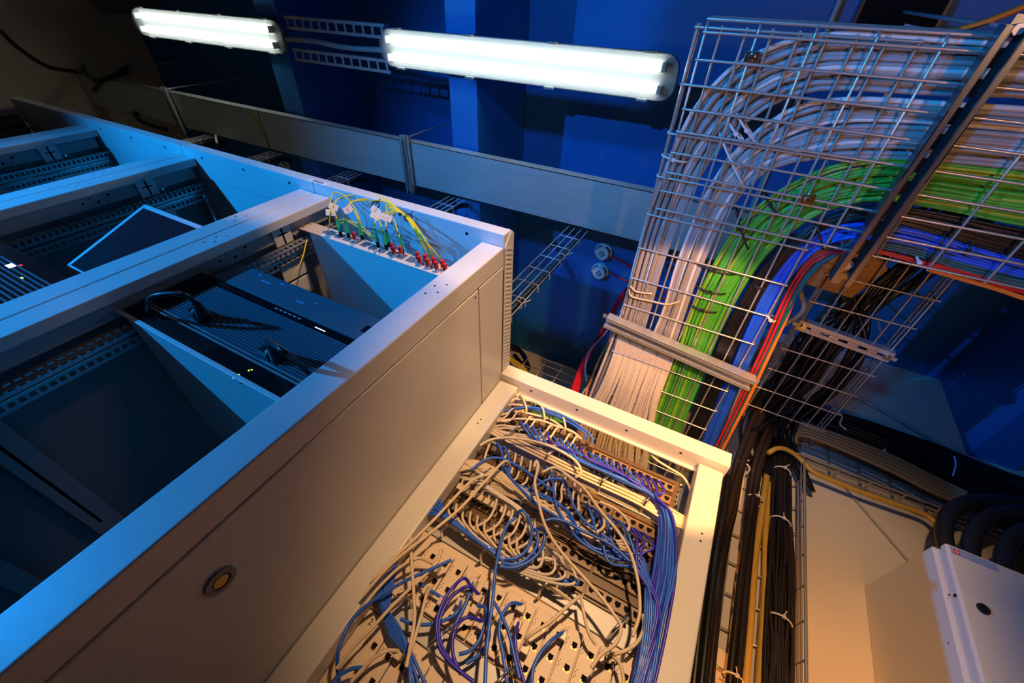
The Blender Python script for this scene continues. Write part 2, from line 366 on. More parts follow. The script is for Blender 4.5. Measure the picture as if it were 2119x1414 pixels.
for dy, lab in ((0, 'red alarm cable leaving the upper smoke detector'), (.10, 'red alarm cable leaving the lower smoke detector')):
    tag(MB().tube(spline([(-.47, 1.19+dy, ZC-.012), (-.38, 1.21+dy*1.1, ZC-.012), (-.25, 1.27+dy*.6, ZC-.014), (-.05, 1.34+dy*.4, ZC-.014), (.3, 1.34+dy*.4, ZC-.014)]), .006, 8).build('alarm_cable', M['red']), lab, 'cable', 'detector cables')
# round duct in the dark corner
t = thing('round_duct', (-4.2, -.1, 1.85), 'big dark round duct under the ceiling in the far left corner', 'duct')
b = MB(); pr = [(.02,0),(.16,.0),(.20,.03),(.215,.09),(.215,.34)]; P = []
for (r, h) in pr:
    for k in range(32): P.append((-4.30+r*math.cos(k*math.pi/16), .02+r*math.sin(k*math.pi/16), 1.86+h))
b.add(P, [tuple(range(31,-1,-1))] + [(k*32+i, k*32+(i+1)%32, (k+1)*32+(i+1)%32, (k+1)*32+i) for k in range(4) for i in range(32)], True)
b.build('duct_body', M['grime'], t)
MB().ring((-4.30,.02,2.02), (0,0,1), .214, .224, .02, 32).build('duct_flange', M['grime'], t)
tag(MB().tube(spline([pX(0,62,-4.545), pX(40,100,-4.545), pX(100,138,-4.545), pX(158,148,-4.54)]), .012, 8).build('bundle_cable', M['armour']), 'dark cable sagging across the dim beige left wall', 'cable')
t = thing('beam_clamp', pX(275,138,-4.3), 'metal clamp bracket with a rod in the dark corner by the trunking', 'clamp')
c0 = pX(278,137,-4.2); MB().box(c0[0]-.06,c0[0]+.04,c0[1]-.04,c0[1]+.04,c0[2]-.02,c0[2]+.0).build('plate', M['zinc'], t, .002)
MB().cyl(c0, (c0[0], c0[1], ZC), .007, 8).build('rod', M['zinc'], t)
MB().tube([c0+Vector((.04,-.04,0)), c0+Vector((.07,-.06,.05)), c0+Vector((.03,-.06,.08)), c0+Vector((0,-.03,.05))], .006, 6).build('hook', M['zinc'], t)
for i, (pts, lab) in enumerate((([(165,104),(172,128),(176,150),(196,166),(228,160),(262,140)], 'loose black cable curling below the round duct'), ([(196,186),(212,168),(236,158),(262,150)], 'short black cable end hanging above the trunking end'), ([(276,232),(290,250),(320,262),(345,268)], 'black cable tail lying over the far trunking end'))):
    tag(MB().tube(spline([pY(u, v, .55) if i < 2 else pZ(u, v, 1.626) for u, v in pts]), .014, 8).build('loose_cable', M['blkc']), lab, 'cable', 'loose black cables in the corner')
tag(MB().tube(spline([pY(434,257,.79), pY(445,270,.79), pY(447,288,.79), pY(449,296,.8)]), .007, 8).build('short_cable', M['whitec']), 'short white cord end hanging below the trunking', 'cord')

# ================================================================ row of open server racks on the left
YF = 0.45; ZTOP = 0.736; PW = 0.058; RD = 1.06          # front plane, post top, post width, rear plane
RACKL = ('end server rack with yellow fibre cords and black devices', 'server rack second from the end holding a tilted dark screen', 'server rack third from the end with a black unit low inside', 'farthest server rack at the dim left end of the row')
def hole(mb, x, y, z, ax, r, n=10):
    a = Vector(ax); b = a.orthogonal().normalized(); c = a.cross(b)
    return mb.add([Vector((x,y,z)) + (b*math.cos(k*2*math.pi/n)+c*math.sin(k*2*math.pi/n))*r for k in range(n)], [tuple(range(n))])
def slotrail(mb, x, y0, y1, z0, z1, th=.0015, pitch=.0445/3):
    # a strip in the plane X = x with a column of square holes
    a = y0+(y1-y0)*.3; b = y0+(y1-y0)*.7
    mb.box(x, x+th, y0, a, z0, z1); mb.box(x, x+th, b, y1, z0, z1)
    z = z0
    while z < z1: mb.box(x, x+th, a, b, z, z+pitch*.36); z += pitch
def slotrail_f(mb, y, x0, x1, z0, z1, th=.0015, pitch=.0445/3):
    a = x0+(x1-x0)*.3; b = x0+(x1-x0)*.7
    mb.box(x0, a, y, y+th, z0, z1); mb.box(b, x1, y, y+th, z0, z1)
    z = z0
    while z < z1: mb.box(a, b, y, y+th, z, z+pitch*.36); z += pitch
ZB0 = -1.28
racks = []
for i in range(4):
    x1 = -.403 - .6*i - (.0 if i == 0 else .002); x0 = -.403 - .6*(i+1)
    t = thing('server_rack', ((x0+x1)/2, (YF+RD)/2, -1.3), RACKL[i], 'server rack', 'row of open server racks'); racks.append(t)
    for (a, b) in ((x0, x0+PW), (x1-PW, x1)):
        fp = MB().box(a, b, YF, YF+.023, ZB0, ZTOP).build('front_post', M['rack'], t, .003, 3)
        hb = MB(); s = 1 if a == x0 else -1
        for (dx, dz) in ((.018, .47), (.036, .485), (.018, .44), (.036, .455)): hole(hb, a+dx, YF-.0004, dz+(.06 if a != x0 else -.03), (0,-1,0), .0022)
        hb.build('bolt_hole', M['dark'], fp)
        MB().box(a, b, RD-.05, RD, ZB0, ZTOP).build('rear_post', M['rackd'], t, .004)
    # top cap: underside shows in front of the posts
    cx0 = x0; cx1 = x1
    b = MB(); b.prism([(cx0, YF-.030, ZTOP+.002), (cx0, YF+.062, ZTOP+.002), (cx0, YF+.062, ZTOP+.045), (cx0, YF-.022, ZTOP+.045), (cx0, YF-.030, ZTOP+.034)], (cx1-cx0, 0, 0))
    cap = b.build('top_rail', M['rack'], t, .0015)
    hb = MB()
    for k in range(3): hole(hb, x0+.1+.2*k, YF-.008, ZTOP+.0015, (0,0,-1), .0042)
    hb.build('bolt_hole', M['dark'], cap)
    MB().box(x0, x1, YF+.062, RD, ZTOP+.006, ZTOP+.030).build('roof_panel', M['rack'], t)
    MB().box(x0, x1, YF, YF+.046, ZB0-.02, ZB0+.08).build('bottom_rail', M['rack'], t)
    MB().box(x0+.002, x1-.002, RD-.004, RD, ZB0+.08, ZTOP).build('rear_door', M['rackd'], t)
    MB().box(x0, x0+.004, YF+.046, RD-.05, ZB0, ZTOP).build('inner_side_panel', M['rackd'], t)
    # inner structure on the left wall of each bay and its twin on the right
    for side in (0, 1):
        sx, d = (x0+.038, 1) if side == 0 else (x1-.038, -1)
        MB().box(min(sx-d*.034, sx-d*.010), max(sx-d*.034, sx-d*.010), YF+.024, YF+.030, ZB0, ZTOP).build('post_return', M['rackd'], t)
        b = MB(); slotrail(b, sx, .528, .556, ZB0+.1, ZTOP); b.build('mounting_rail', M['zinc'] if side == 0 else M['rackd'], t)
        b = MB(); slotrail(b, sx-d*.012, .566, .590, ZB0+.1, ZTOP); b.build('rear_mounting_rail', M['zinc'], t)
        MB().box(sx-.0008, sx+.0008, .559, .562, ZB0+.1, ZTOP).build('rail_edge', M['chrome'], t)
        fx0, fx1 = (x0+.040, x0+.070) if side == 0 else (x1-.070, x1-.040)
        b = MB(); slotrail_f(b, .526, fx0, fx1, ZB0+.1, ZTOP); b.build('mounting_rail', M['rackd'], t)
        pl = MB().box(sx-.002, sx, .478, .512, ZB0+.1, ZTOP-.01).build('depth_plate', M['rackp'], t)
        for zz in (.500, -.52):
            for (dy, dz, r) in ((.488,-.020,.0036),(.500,-.050,.0036),(.486,-.066,.002),(.504,-.030,.002),(.494,-.085,.0028)):
                b = MB(); hole(b, sx+d*.0004 if side == 0 else sx-.0024, dy, zz+dz, (d,0,0), r); b.build('hole', M['dark'], pl)
            br = MB().box(sx-.004, sx+.005, .472, .523, zz+.052, zz+.103).build('depth_bracket', M['rack'], t, .001)
            MB().box(sx+.005, sx+.0056, .474, .521, zz+.076, zz+.081).build('slot', M['dark'], br)
            MB().box(sx+.005, sx+.0056, .494, .497, zz+.064, zz+.093).build('slot', M['dark'], br)
            for yy in (.578, .638):
                rb = MB().box(sx-.014, sx-.006, yy, yy+.052, zz+.045, zz+.12).build('rear_bracket', M['rack'], t, .001)
            MB().cyl((sx, .515, zz+.115), (sx+d*.004, .515, zz+.115), .004, 10).build('bolt', M['chrome'], t)
        for (za, zb_) in ((-.068, -.022), (-.205, -.172)):
            ds = MB().box(sx-.012, sx-.004, .575, .965, za, zb_).build('depth_strut', M['rackp'], t, .001)
            if za > -.1: MB().box(sx-.0038 if side == 0 else sx-.0124, sx-.0034 if side == 0 else sx-.012, .585, .915, -.0525, -.0475).build('slot', M['dark'], ds)
    # louvre slits at the top of the left inner wall
    for k in range(9): MB().add([(x0+.0046, .50+.018*k, .700), (x0+.0046, .503+.018*k, .700), (x0+.0046, .503+.018*k, .728), (x0+.0046, .50+.018*k, .728)], [(0,1,2,3)]).build('louvre_slit', M['dark'], t)
# end rack: outer side panel, top band, louvred edge and lock
t = racks[0]; xs = -.403
MB().box(xs-.006, xs, YF+.020, YF+.0460, ZB0, ZTOP).build('corner_frame', M['rack'], t, .001)
MB().box(xs-.018, xs-.0055, YF+.0465, YF+.0492, ZB0, ZTOP).build('seam_gap', M['dark'], t)
MB().box(xs-.020, xs+.0, YF+.0495, RD, ZB0, .626).build('side_panel', M['rack'], t, .003, 3)
MB().box(xs-.020, xs+.0, YF+.0495, RD, .629, ZTOP).build('upper_side_panel', M['rack'], t, .002, 3)
b = MB(); b.prism([(xs+.0, YF+.0, ZTOP+.003), (xs+.0, RD, ZTOP+.003), (xs+.0, RD, ZTOP+.045), (xs+.0, YF-.020, ZTOP+.045), (xs, YF-.028, ZTOP+.03)], (.003, 0, 0))
ec = b.build('end_cap', M['rack'], t, .002)
b = MB()
for k in range(34):
    y = .462+.0125*k; b.obox((xs+.0032, y, ZTOP+.0235), Vector((0,.45,.89)), Vector((1,0,0)), Vector((0,.89,-.45)), .016, .0012, .0022)
b.build('ribbed_edge', M['rack'], ec)
lk = MB(); lk.ring((xs, .581, 0.0), (1,0,0), .012, .019, .0035, 28); lk = lk.build('side_panel_lock', M['rackd'], t)
MB().cyl((xs, .581, 0.0), (xs+.003, .581, 0.0), .0105, 24, .009).build('lock_core', M['brass'], lk)
b = MB(); hole(b, xs+.0005, .513, .612, (1,0,0), .003); b.build('hole', M['dark'], t)
# printed inventory label on the end rack's cap
def text(body, name, loc, rot, size, mat_, parent=None, ext=.0002):
    cu = bpy.data.curves.new(name, 'FONT'); cu.body = body; cu.size = size; cu.extrude = ext; cu.align_x = 'CENTER'; cu.align_y = 'CENTER'
    tmp = bpy.data.objects.new(name, cu); C.objects.link(tmp)
    dg = bpy.context.evaluated_depsgraph_get(); me = bpy.data.meshes.new_from_object(tmp.evaluated_get(dg))
    bpy.data.objects.remove(tmp); bpy.data.curves.remove(cu)
    me.transform(Matrix.Translation(Vector(loc) - (ORI[parent.name] if parent else Vector((0,0,-H)))) @ rot.to_4x4())
    me.materials.clear(); me.materials.append(mat_)
    o = bpy.data.objects.new(name, me); C.objects.link(o)
    if parent: o.parent = parent
    ORI[o.name] = ORI[parent.name] if parent else Vector((0,0,0))
    return o
FRONT = Matrix(((1,0,0),(0,0,-1),(0,1,0)))      # text facing -Y
DOWN = Matrix(((1,0,0),(0,-1,0),(0,0,-1)))      # text facing down, read from below
RIGHT = Matrix(((0,0,1),(1,0,0),(0,1,0)))       # text facing +X
lp = pY(658, 377, YF-.0312); tg = MB().box(lp[0]-.036, lp[0]+.036, YF-.0312, YF-.0302, lp[2]-.0075, lp[2]+.0075)
tg = tag(tg.build('inventory_label', M['paper']), 'small white printed label stuck on the top rail of the racks', 'label')
text('MP204', 'printed_code', (lp[0], YF-.0314, lp[2]), FRONT, .014, M['ink'], tg)

# ---------------------------------------------------------------- devices in the end rack (front plane Y = .50)
X0, X1 = -.968, -.438
def front_unit(name, lab, cat, z0, z1, depth, m, xa=X0+.012, xb=X1-.012, y=.498):
    t = thing(name, ((xa+xb)/2, y, z0), lab, cat); return t
# fibre patch panel
FZ0, FZ1 = .628, .672
t = thing('fibre_patch_panel', (-.70, .55, FZ0), 'fibre patch panel with green connectors and red dust caps topping the end rack', 'patch panel')
MB().box(-.925, -.480, .5035, .80, FZ0+.002, FZ1-.002).build('tray_body', M['rack'], t)
MB().box(X0, X1, .500, .503, FZ0, FZ1).build('front_plate', M['voice'], t, .001)
b = MB()
for k in range(12):
    xx = X0+.10+.029*k
    b.box(xx-.010, xx+.010, .4985, .500, FZ0+.012, FZ1-.010)
b.build('adapter_windows', M['devgrey'], t)
text('5 6', 'port_numbers', (X1-.13, .4994, FZ0+.022), FRONT, .011, M['ink'], t)
b = MB()
for (dx, dz) in ((.012,.010),(.012,.034)): b.cyl((X0+dx, .500, FZ0+dz), (X0+dx, .497, FZ0+dz), .004, 10)
b.build('screw', M['zinc'], t)
FIB = (-.655, -.618) # bundle tie point region
def fx(u, v, y): return pY(u, v, y)
redcaps = [(733,491),(812,514),(815,521),(829,520),(864,532),(868,540),(880,537),(885,546),(898,543),(903,552),(916,549),(921,556)]
for k, (u, v) in enumerate(redcaps):
    p = fx(u, v, .486)
    lab = 'red dust cap on the fibre panel left of the green connectors' if k == 0 else ('red dust cap in the middle of the fibre panel beside a green connector' if k < 4 else 'red dust cap among those at the right end of the fibre panel')
    t = thing('dust_cap', (p[0], .49, p[2]), lab, 'dust cap', 'single red dust cap' if k == 0 else ('red dust caps mid panel' if k < 4 else 'red dust caps at panel right'))
    MB().cyl((p[0], .499, p[2]), (p[0], .489, p[2]), .0042, 12).build('metal_collar', M['zinc'], t)
    MB().cyl((p[0], .490, p[2]), (p[0], .474, p[2]), .0052, 12, .0046).build('cap', M['redcap'], t)
plugs = [((706,489),(695,449)),((722,491),(712,459)),((750,495),(743,464)),((783,510),(775,472)),((800,515),(790,480)),((806,510),(797,478)),((833,525),(826,492))]
tiep = pY(845, 450, .425)
mids = [[(684,440),(700,412),(735,404)],[(715,432),(735,415),(770,412)],[(742,455),(735,440),(727,418)],[(776,462),(782,446),(800,438)],[(789,470),(787,452),(810,440)],[(798,470),(800,455),(815,440)],[(822,478),(815,455),(800,445)]]
for k, ((a, bb), mm) in enumerate(zip(plugs, mids)):
    pa = fx(a[0], a[1], .497); pb = pY(bb[0], bb[1], .462); pb = pa + (Vector((pb[0]-pa[0], 0, pb[2]-pa[2]))*.3) + Vector((0, -.042, .0))
    t = thing('fibre_cable', pa, 'yellow fibre cord with a green connector, number %s from the left on the fibre panel' % ('one','two','three','four','five','six','seven')[k], 'fibre cord', 'yellow fibre cords')
    MB().cyl(pa, pa.lerp(pb, .3), .0042, 10).build('ferrule', M['dark'], t)
    MB().cyl(pa.lerp(pb, .28), pb, .0048, 10, .003).build('connector', M['fgreen'], t)
    pts = [pb, pb.lerp(pY(bb[0]-2, bb[1]-14, .445), .6)]
    pts += [pY(u, v, .425) for u, v in mm]
    pts += [pY(790+4*k, 408+5*k, .420), tiep + Vector((.004*(k%3-1), 0, .004*(k//3-1)))]
    e = [(870,500),(876,520),(884,530),(905,535)][k % 4]
    pts += [pY(858+3*k, 478+2*k, .44), pY(e[0]+2*k, e[1], .49), pY(e[0]+2*k+3, e[1]+10, .56)]
    MB().tube(spline(pts, 8), .0015, 6).build('cord', M['yellow'], t)
for k, (pts, lab) in enumerate((([(682,470,.50),(683,425,.44),(690,399,.42),(712,405,.42),(735,432,.43),(746,462,.46),(752,492,.497)], 'yellow fibre cord making the tallest loop at the panel left'),
     ([(702,456,.49),(716,455,.48),(745,466,.48),(768,486,.48),(776,494,.499)], 'yellow fibre cord lying in a low arc over the panel, upper one'),
     ([(705,462,.49),(722,460,.48),(748,475,.48),(770,492,.48),(779,499,.499)], 'yellow fibre cord lying in a low arc over the panel, lower one'))):
    tag(MB().tube(spline([pY(*q) for q in pts], 8), .0015, 6).build('fibre_cable', M['yellow']), lab, 'fibre cord', 'loose yellow fibre cords')
for k, (u, v, txt, rot, mk, lab) in enumerate(((684,440,'II',0,'ink','white cord tag printed with two black bars'),(690,428,'1',.3,'ink','small white cord tag behind the two bar tag'),(720,434,'C',-.4,'redink','white cord tag with a red letter'),(777,435,'2',.5,'blueink','white cord tag turned beside the black tie'),(776,447,'-',.4,'blueink','narrow bluish cord tag in the middle of the fibre cords'),(797,450,'- - -',.25,'redink','long white cord tag with faint red print'))):
    p = pY(u, v, .428-.002*k); wd = .014 if txt == '- - -' else .010
    n_ = (Vector((.12, -.05, .25)) - p).normalized(); ax = (right*math.cos(rot) + down*math.sin(rot)); ax = (ax - n_*ax.dot(n_)).normalized(); az = n_.cross(ax)
    t = MB(); t.obox(p, ax, n_, az, wd*1.1, .0006, .0075); t = tag(t.build('fibre_tag', M['paper']), lab, 'tag', 'fibre cord tags')
    text(txt, 'tag_print', p+n_*.0009, Matrix((ax, az, n_)).transposed(), .011, M[mk], t)
for k, (u, v, y) in enumerate(((845,450,.425),(777,424,.42))):
    p = pY(u, v, y); tag(MB().tube([p+Vector((.008*math.cos(a*.6283)*.5, .009*math.sin(a*.6283), .009*math.cos(a*.6283))) for a in range(10)], .0016, 6, True).tube([p, p+Vector((-.004,-.006,.022))], .0012, 5).build('cable_tie', M['black']), ('black tie gathering the fibre cords on the right', 'black tie holding the fibre cords in the middle')[k], 'cable tie', 'black fibre ties')
tag(MB().tube(spline([(-.93,.52,.62), (-.90,.56,.55), (-.88,.60,.42), (-.885,.62,.30)], 8), .0016, 6).build('fibre_cable', M['yellow']), 'yellow fibre cord hanging into the dark inside of the end rack', 'fibre cord')
# slate device front
t = thing('rack_device', (-.70, .55, .372), 'flat slate grey device front below the fibre panel in the end rack', 'rack device')
MB().box(-.925, -.480, .506, .75, .374, .436).build('case', M['devgrey'], t, .002)
MB().box(X0+.04, X1-.005, .499, .506, .372, .438).build('face_plate', M['devgrey'], t, .0015)
for k, (xa, wd, zz) in enumerate(((-.85,.012,.424),(-.825,.030,.412),(-.78,.010,.424),(-.70,.022,.398),(-.66,.006,.412))): MB().box(xa, xa+wd, .4984, .499, zz, zz+.004).build('face_mark', M['blueink'], t)
b = MB(); b.box(-.52, -.49, .4984, .499, .392, .412); b.build('slot', M['dark'], t)
# ribbed power unit with two plugs
t = thing('power_unit', (-.70, .55, .240), 'black ribbed power unit with two black plugs in the end rack', 'power unit')
MB().box(-.925, -.480, .508, .78, .242, .370).build('case', M['black'], t)
b = MB()
for k in range(18):
    z = .250+.0058*k; b.box(-.893, X1-.012, .499, .508, z, z+.0030)
b.build('ribbed_grille', M['devgrey'], t)
b = MB(); b.box(X0+.005, X1-.005, .4985, .506, .356, .369); b.box(X0+.005, -.895, .4985, .506, .240, .356); b.build('bezel', M['gloss'], t, .001)
b = MB(); b.box(X0+.03, X1-.006, .497, .5065, .2395, .2425); b.box(X0+.04, X1-.006, .4965, .499, .2465, .2485); b.build('trim_strip', M['zinc'], t)
b = MB(); b.box(-.60, -.574, .4978, .499, .3575, .3592); b.build('lit_strip', M['lcd'], t)
b = MB()
for k in range(6): b.box(-.715+.013*k, -.707+.013*k, .4978, .4985, .3605, .3622)
b.build('mark_dots', M['paper'], t)
def plug(u, v, pts, lab):
    p = pY(u, v, .49); q = thing('power_plug', p, lab, 'power plug', 'black power plugs')
    MB().obox(p+Vector((-.022,.004,-.002)), Vector((1,0,0)), Vector((0,1,0)), Vector((0,0,1)), .013, .010, .011).build('socket', M['black'], q, .002)
    d = (pY(*pts[1]) - p).normalized()
    MB().cyl(p+Vector((0,.008,0)), p+d*.035, .014, 12, .007).build('plug_body', M['black'], q)
    b = MB(); b.tube([p+Vector((-.014,-.012,.004)), p+Vector((-.008,-.014,-.004)), p+Vector((-.010,-.010,-.010)), p+Vector((-.002,-.013,-.012))], .0025, 6); b.build('retaining_clip', M['zinc'], q)
    MB().tube(spline([p+d*.03] + [pY(*a) for a in pts[1:]], 8), .0045, 8).build('power_cord', M['black'], q)
plug(421, 652, [(421,652,.49),(405,628,.455),(385,612,.425),(350,608,.42),(312,616,.43),(306,640,.47),(312,660,.53)], 'black power plug with a cord looping up to the left rail')
plug(574, 735, [(574,735,.49),(560,716,.455),(553,706,.43),(580,722,.40),(606,742,.42),(632,766,.462),(655,790,.54)], 'black power plug lower right with a bent cord across the ribs')
# black switch with indicators on a shelf
t = thing('network_switch', (-.70, .55, .203), 'glossy black switch with green lights below the ribbed power unit', 'network switch')
MB().box(-.925, -.480, .502, .78, .208, .2385).build('case', M['gloss'], t)
MB().box(X0+.008, X1-.006, .498, .502, .2075, .2390).build('bezel', M['gloss'], t, .001)
for k in range(4):
    p = pY(483+3.6*k, 782-2.0*k, .4978); MB().box(p[0]-.0018, p[0]+.0018, .4974, .498, p[2]-.001, p[2]+.001).build('indicator', M['led'], t)
for k in range(2):
    p = pY(515+6*k, 767-1.5*k, .4978); MB().box(p[0]-.0016, p[0]+.0016, .4974, .498, p[2]-.0008, p[2]+.0008).build('indicator', M['led'], t)
p = pY(500, 793, .4978); MB().cyl((p[0], .498, p[2]), (p[0], .496, p[2]), .0026, 10).build('button', M['chrome'], t)
t = thing('rack_shelf', (-.70, .55, .196), 'thin steel shelf carrying the glossy black switch in the end rack', 'shelf')
MB().box(-.925, -.480, .4985, .86, .2000, .2030).build('plate', M['rack'], t)
MB().box(X0+.005, X1-.004, .494, .4985, .1985, .2070).build('front_lip', M['rack'], t, .001)
b = MB()
for k in range(40): b.box(X0+.10+.004*k, X0+.102+.004*k, .4976, .498, .2112+.0003*(k%5), .2348)
b.build('vent_grille', M['black'], bpy.data.objects['network_switch'])
# low content of the end rack
t = thing('rack_device', (-.70, .56, -.36), 'dark metal device at the very bottom of the visible end rack opening', 'rack device')
MB().box(-.925, -.480, .505, .80, -.32, -.208).build('case', M['black'], t, .002)
b = MB()
for k in range(24): b.box(X0+.02+.010*k, X0+.026+.010*k, .5035, .505, -.315, -.212)
b.build('fins', M['zinc'], t)
# ---------------------------------------------------------------- second and third racks
t = thing('console_screen', (-1.3, .52, .24), 'tilted dark console screen in a pale frame in the second rack', 'screen')
a = pY(305, 428, .50); a2 = Vector((-1.02, .50, a[2])); dn = pX(140, 558, a[0]) - a; dn = Vector((0, dn[1], dn[2]))
ax = Vector((1,0,0)); az = dn.normalized(); ay = ax.cross(az).normalized(); L = dn.length
cc = (a+a2)/2 + dn/2; hx = (a2[0]-a[0])/2
MB().obox(cc, ax, ay, az, hx, .006, L/2).build('lid', M['devgrey'], t, .002)
b = MB(); n = -ay if ay[1] > 0 else ay
for (o, h1, h2) in ((-az*(L/2-.006), hx, .006), (az*(L/2-.006), hx, .006)): b.obox(cc+o+n*.007, ax, ay, az, h1, .002, h2)
for s in (-1, 1): b.obox(cc+ax*s*(hx-.006)+n*.007, ax, ay, az, .006, .002, L/2)
b.build('frame', M['rack'], t)
MB().obox(cc+n*.0065, ax, ay, az, hx-.012, .001, L/2-.012).build('glass', M['screen'], t)
t = thing('server_unit', (-1.3, .56, .09), 'black server unit with a small lit display in the second rack', 'server')
MB().box(-1.53, -1.082, .505, .90, .09, .215).build('case', M['black'], t, .002)
MB().box(-1.568, -1.035, .496, .505, .09, .215).build('bezel', M['gloss'], t, .002)
p = pY(22, 550, .4955); MB().box(p[0]-.011, p[0]+.011, .4952, .496, p[2]-.006, p[2]+.006).build('display', M['lcd'], t)
p = pY(42, 549, .4955); MB().box(p[0]-.003, p[0]+.003, .4952, .496, p[2]-.003, p[2]+.003).build('warning_light', M['redled'], t)
b = MB()
for k in range(9): b.box(-1.40, -1.05, .4955, .496, .100+.010*k, .104+.010*k)
b.build('vent_grille', M['devgrey'], t)
p = pY(45, 575, .4955); MB().box(p[0]-.004, p[0]+.004, .4952, .496, p[2]-.0015, p[2]+.0015).build('indicator', M['led'], t)
t = thing('server_unit', (-1.9, .56, .30), 'black server unit in the third rack showing white marks on its corner', 'server')
MB().box(-2.13, -1.684, .505, .90, .20, .36).build('case', M['black'], t, .002)
MB().box(-2.168, -1.635, .498, .505, .20, .36).build('bezel', M['black'], t, .002)
b = MB()
for k in range(3): b.box(-1.72+.010*k, -1.714+.010*k, .4972, .498, .335, .345)
b.build('mark_dots', M['paper'], t)
tag(MB().tube(spline([(-2.72,.52,.46), (-2.60,.50,.44), (-2.5,.49,.42), (-2.42,.52,.40)]), .006, 8).build('orange_cable', M['orange']), 'orange cord glowing faintly in the farthest rack', 'cord')

# ================================================================ patch rack at the right of the end rack
PF = 0.876; PX0 = -.4025; PX1 = .222; PT = .728; PD = 1.48
t = thing('patch_rack', ((PX0+PX1)/2, 1.18, -1.3), 'open patch rack full of patch panels and tangled cords beside the end rack', 'patch rack'); prk = t
for (a, b, nm) in ((PX0+.001, PX0+.060, 0), (PX1-.058, PX1, 1)):
    fp = MB().box(a, b, PF, PF+.050, -1.28, PT).build('front_post', M['rack'], t, .004, 3)
    hb = MB()
    for (dx, dz) in ((.026,.575),(.026,.56)) if nm == 0 else ((.034,.548),(.034,.530)): hole(hb, a+dx, PF-.0004, dz, (0,-1,0), .0022)
    hb.build('bolt_hole', M['dark'], fp)
    MB().box(a, b, PD-.05, PD, -1.28, PT).build('rear_post', M['rackd'], t)
b = MB(); b.prism([(PX0, PF-.022, PT+.004), (PX0, PF+.045, PT+.004), (PX0, PF+.045, PT+.053), (PX0, PF-.016, PT+.053), (PX0, PF-.022, PT+.047)], (PX1+.006-PX0, 0, 0))
cap = b.build('top_rail', M['rack'], t, .0015)
hb = MB()
for k in range(4): hole(hb, PX0+.10+.14*k, PF-.002, PT+.0035, (0,0,-1), .0035)
hb.build('bolt_hole', M['dark'], cap)
MB().box(PX0+.06, PX1-.058, PF+.030, PF+.034, PT-.006, PT+.004).build('rail_lip', M['rack'], t)
MB().box(PX0+.001, PX0+.006, PF+.05, PD-.05, -1.28, PT).build('side_panel', M['rackd'], t)
MB().box(PX1-.006, PX1-.001, PF+.05, PD-.05, -1.28, PT).build('side_panel', M['rackd'], t)
for xx in (PX0+.006, PX1-.026): MB().box(xx, xx+.020, PD-.05, PD, PT-.02, PT+.045).build('rear_corner', M['rackd'], t)
MB().box(PX0+.02, PX1-.02, PD-.04, PD-.004, PT, PT+.045).build('rear_rail', M['rack'], t)
JX0, JX1 = -.345, .140         # 19 inch width
for (a, b) in ((JX0-.016, JX0+.014), (JX1-.014, JX1+.016)):
    bb = MB(); slotrail_f(bb, .958, a, b, -1.2, .70); bb.build('mounting_rail', M['rackd'], t)

PY = .930                       # front face of the panels
ROWS = {'A': .664, 'A2': .630, 'B': .531, 'B2': .487, 'E': .398, 'F': .351}
def jack_panel(name, lab, rows, ztop, zbot):
    t = thing('patch_bay', ((JX0+JX1)/2, PY+.02, zbot), lab, 'patch panel', 'brown patch panels')
    MB().box(JX0, JX1, PY+.004, PY+.012, zbot, ztop).build('back_plate', M['panelb'], t, .001)
    for k in range(4):
        xa = JX0+.012+k*.117; xb = xa+.112
        for z in rows:
            MB().box(xa, xb, PY+.0005, PY+.005, z-.0135, z+.0105).build('jack_strip', M['panelt'], t, .0008)
            b = MB(); b.box(xa, xb, PY-.003, PY+.005, z+.0115, z+.0135); b.box(xa, xb, PY-.003, PY+.005, z-.0155, z-.014)
            b.build('strip_edge', M['panelb'], t)
            b = MB()
            for j in range(6):
                xx = xa+.0095+j*.0186
                b.box(xx-.0058, xx+.0058, PY-.0002, PY+.0006, z-.003, z+.0048); b.box(xx-.0034, xx+.0034, PY-.0002, PY+.0006, z-.0062, z-.003)
            b.build('jack_openings', M['dark'], t)
    for xx in (JX0-.004, JX1+.004):
        for zz in (zbot+.008, ztop-.008): MB().cyl((xx, PY+.004, zz), (xx, PY-.002, zz), .0048, 12, .003).build('screw', M['chrome'], t)
    return t
jack_panel('A', 'topmost brown patch panel in the patch rack, half its jacks empty at right', (.664, .630), .690, .612)
jack_panel('B', 'second brown patch panel from the top, almost fully plugged', (.531, .487), .556, .468)
jack_panel('E', 'lowest brown patch panel, with eight empty jacks showing right of the white loops', (.398, .351), .424, .330)
def manager(zt, zb, lab, m, rings, deep=.0):
    t = thing('cable_manager', ((JX0+JX1)/2, PY, zb), lab, 'cable manager', 'cable managers')
    MB().box(JX0, JX1, PY+.002, PY+.006, zb, zt).build('plate', m, t, .0008)
    for x in rings:
        z = (zt+zb)/2; s = .021
        MB().tube([(x+.010, PY+.002, z+s), (x+.010, PY-.040, z+s), (x+.006, PY-.046, z+s), (x-.010, PY-.048, z-s+.004), (x-.012, PY-.044, z-s), (x-.012, PY+.002, z-s)], .0028, 8).build('cable_ring', M['chrome'], t)
    return t
manager(.610, .560, 'topmost cable manager plate with three bright rings under the first patch panel', M['zinc'], (-.285, -.165, -.02, .085))
manager(.466, .426, 'polished cable manager between the second and lowest patch panels', M['chrome'], (-.285, -.165, -.035, .085))
manager(.328, .284, 'shiny cable manager with metal rings above the cream connection blocks', M['dullz'], (-.285, -.185, -.05, .095))
manager(.148, .110, 'bare metal strip with rings between the two cream connection blocks', M['dullz'], (-.285, -.185, -.06, .08))

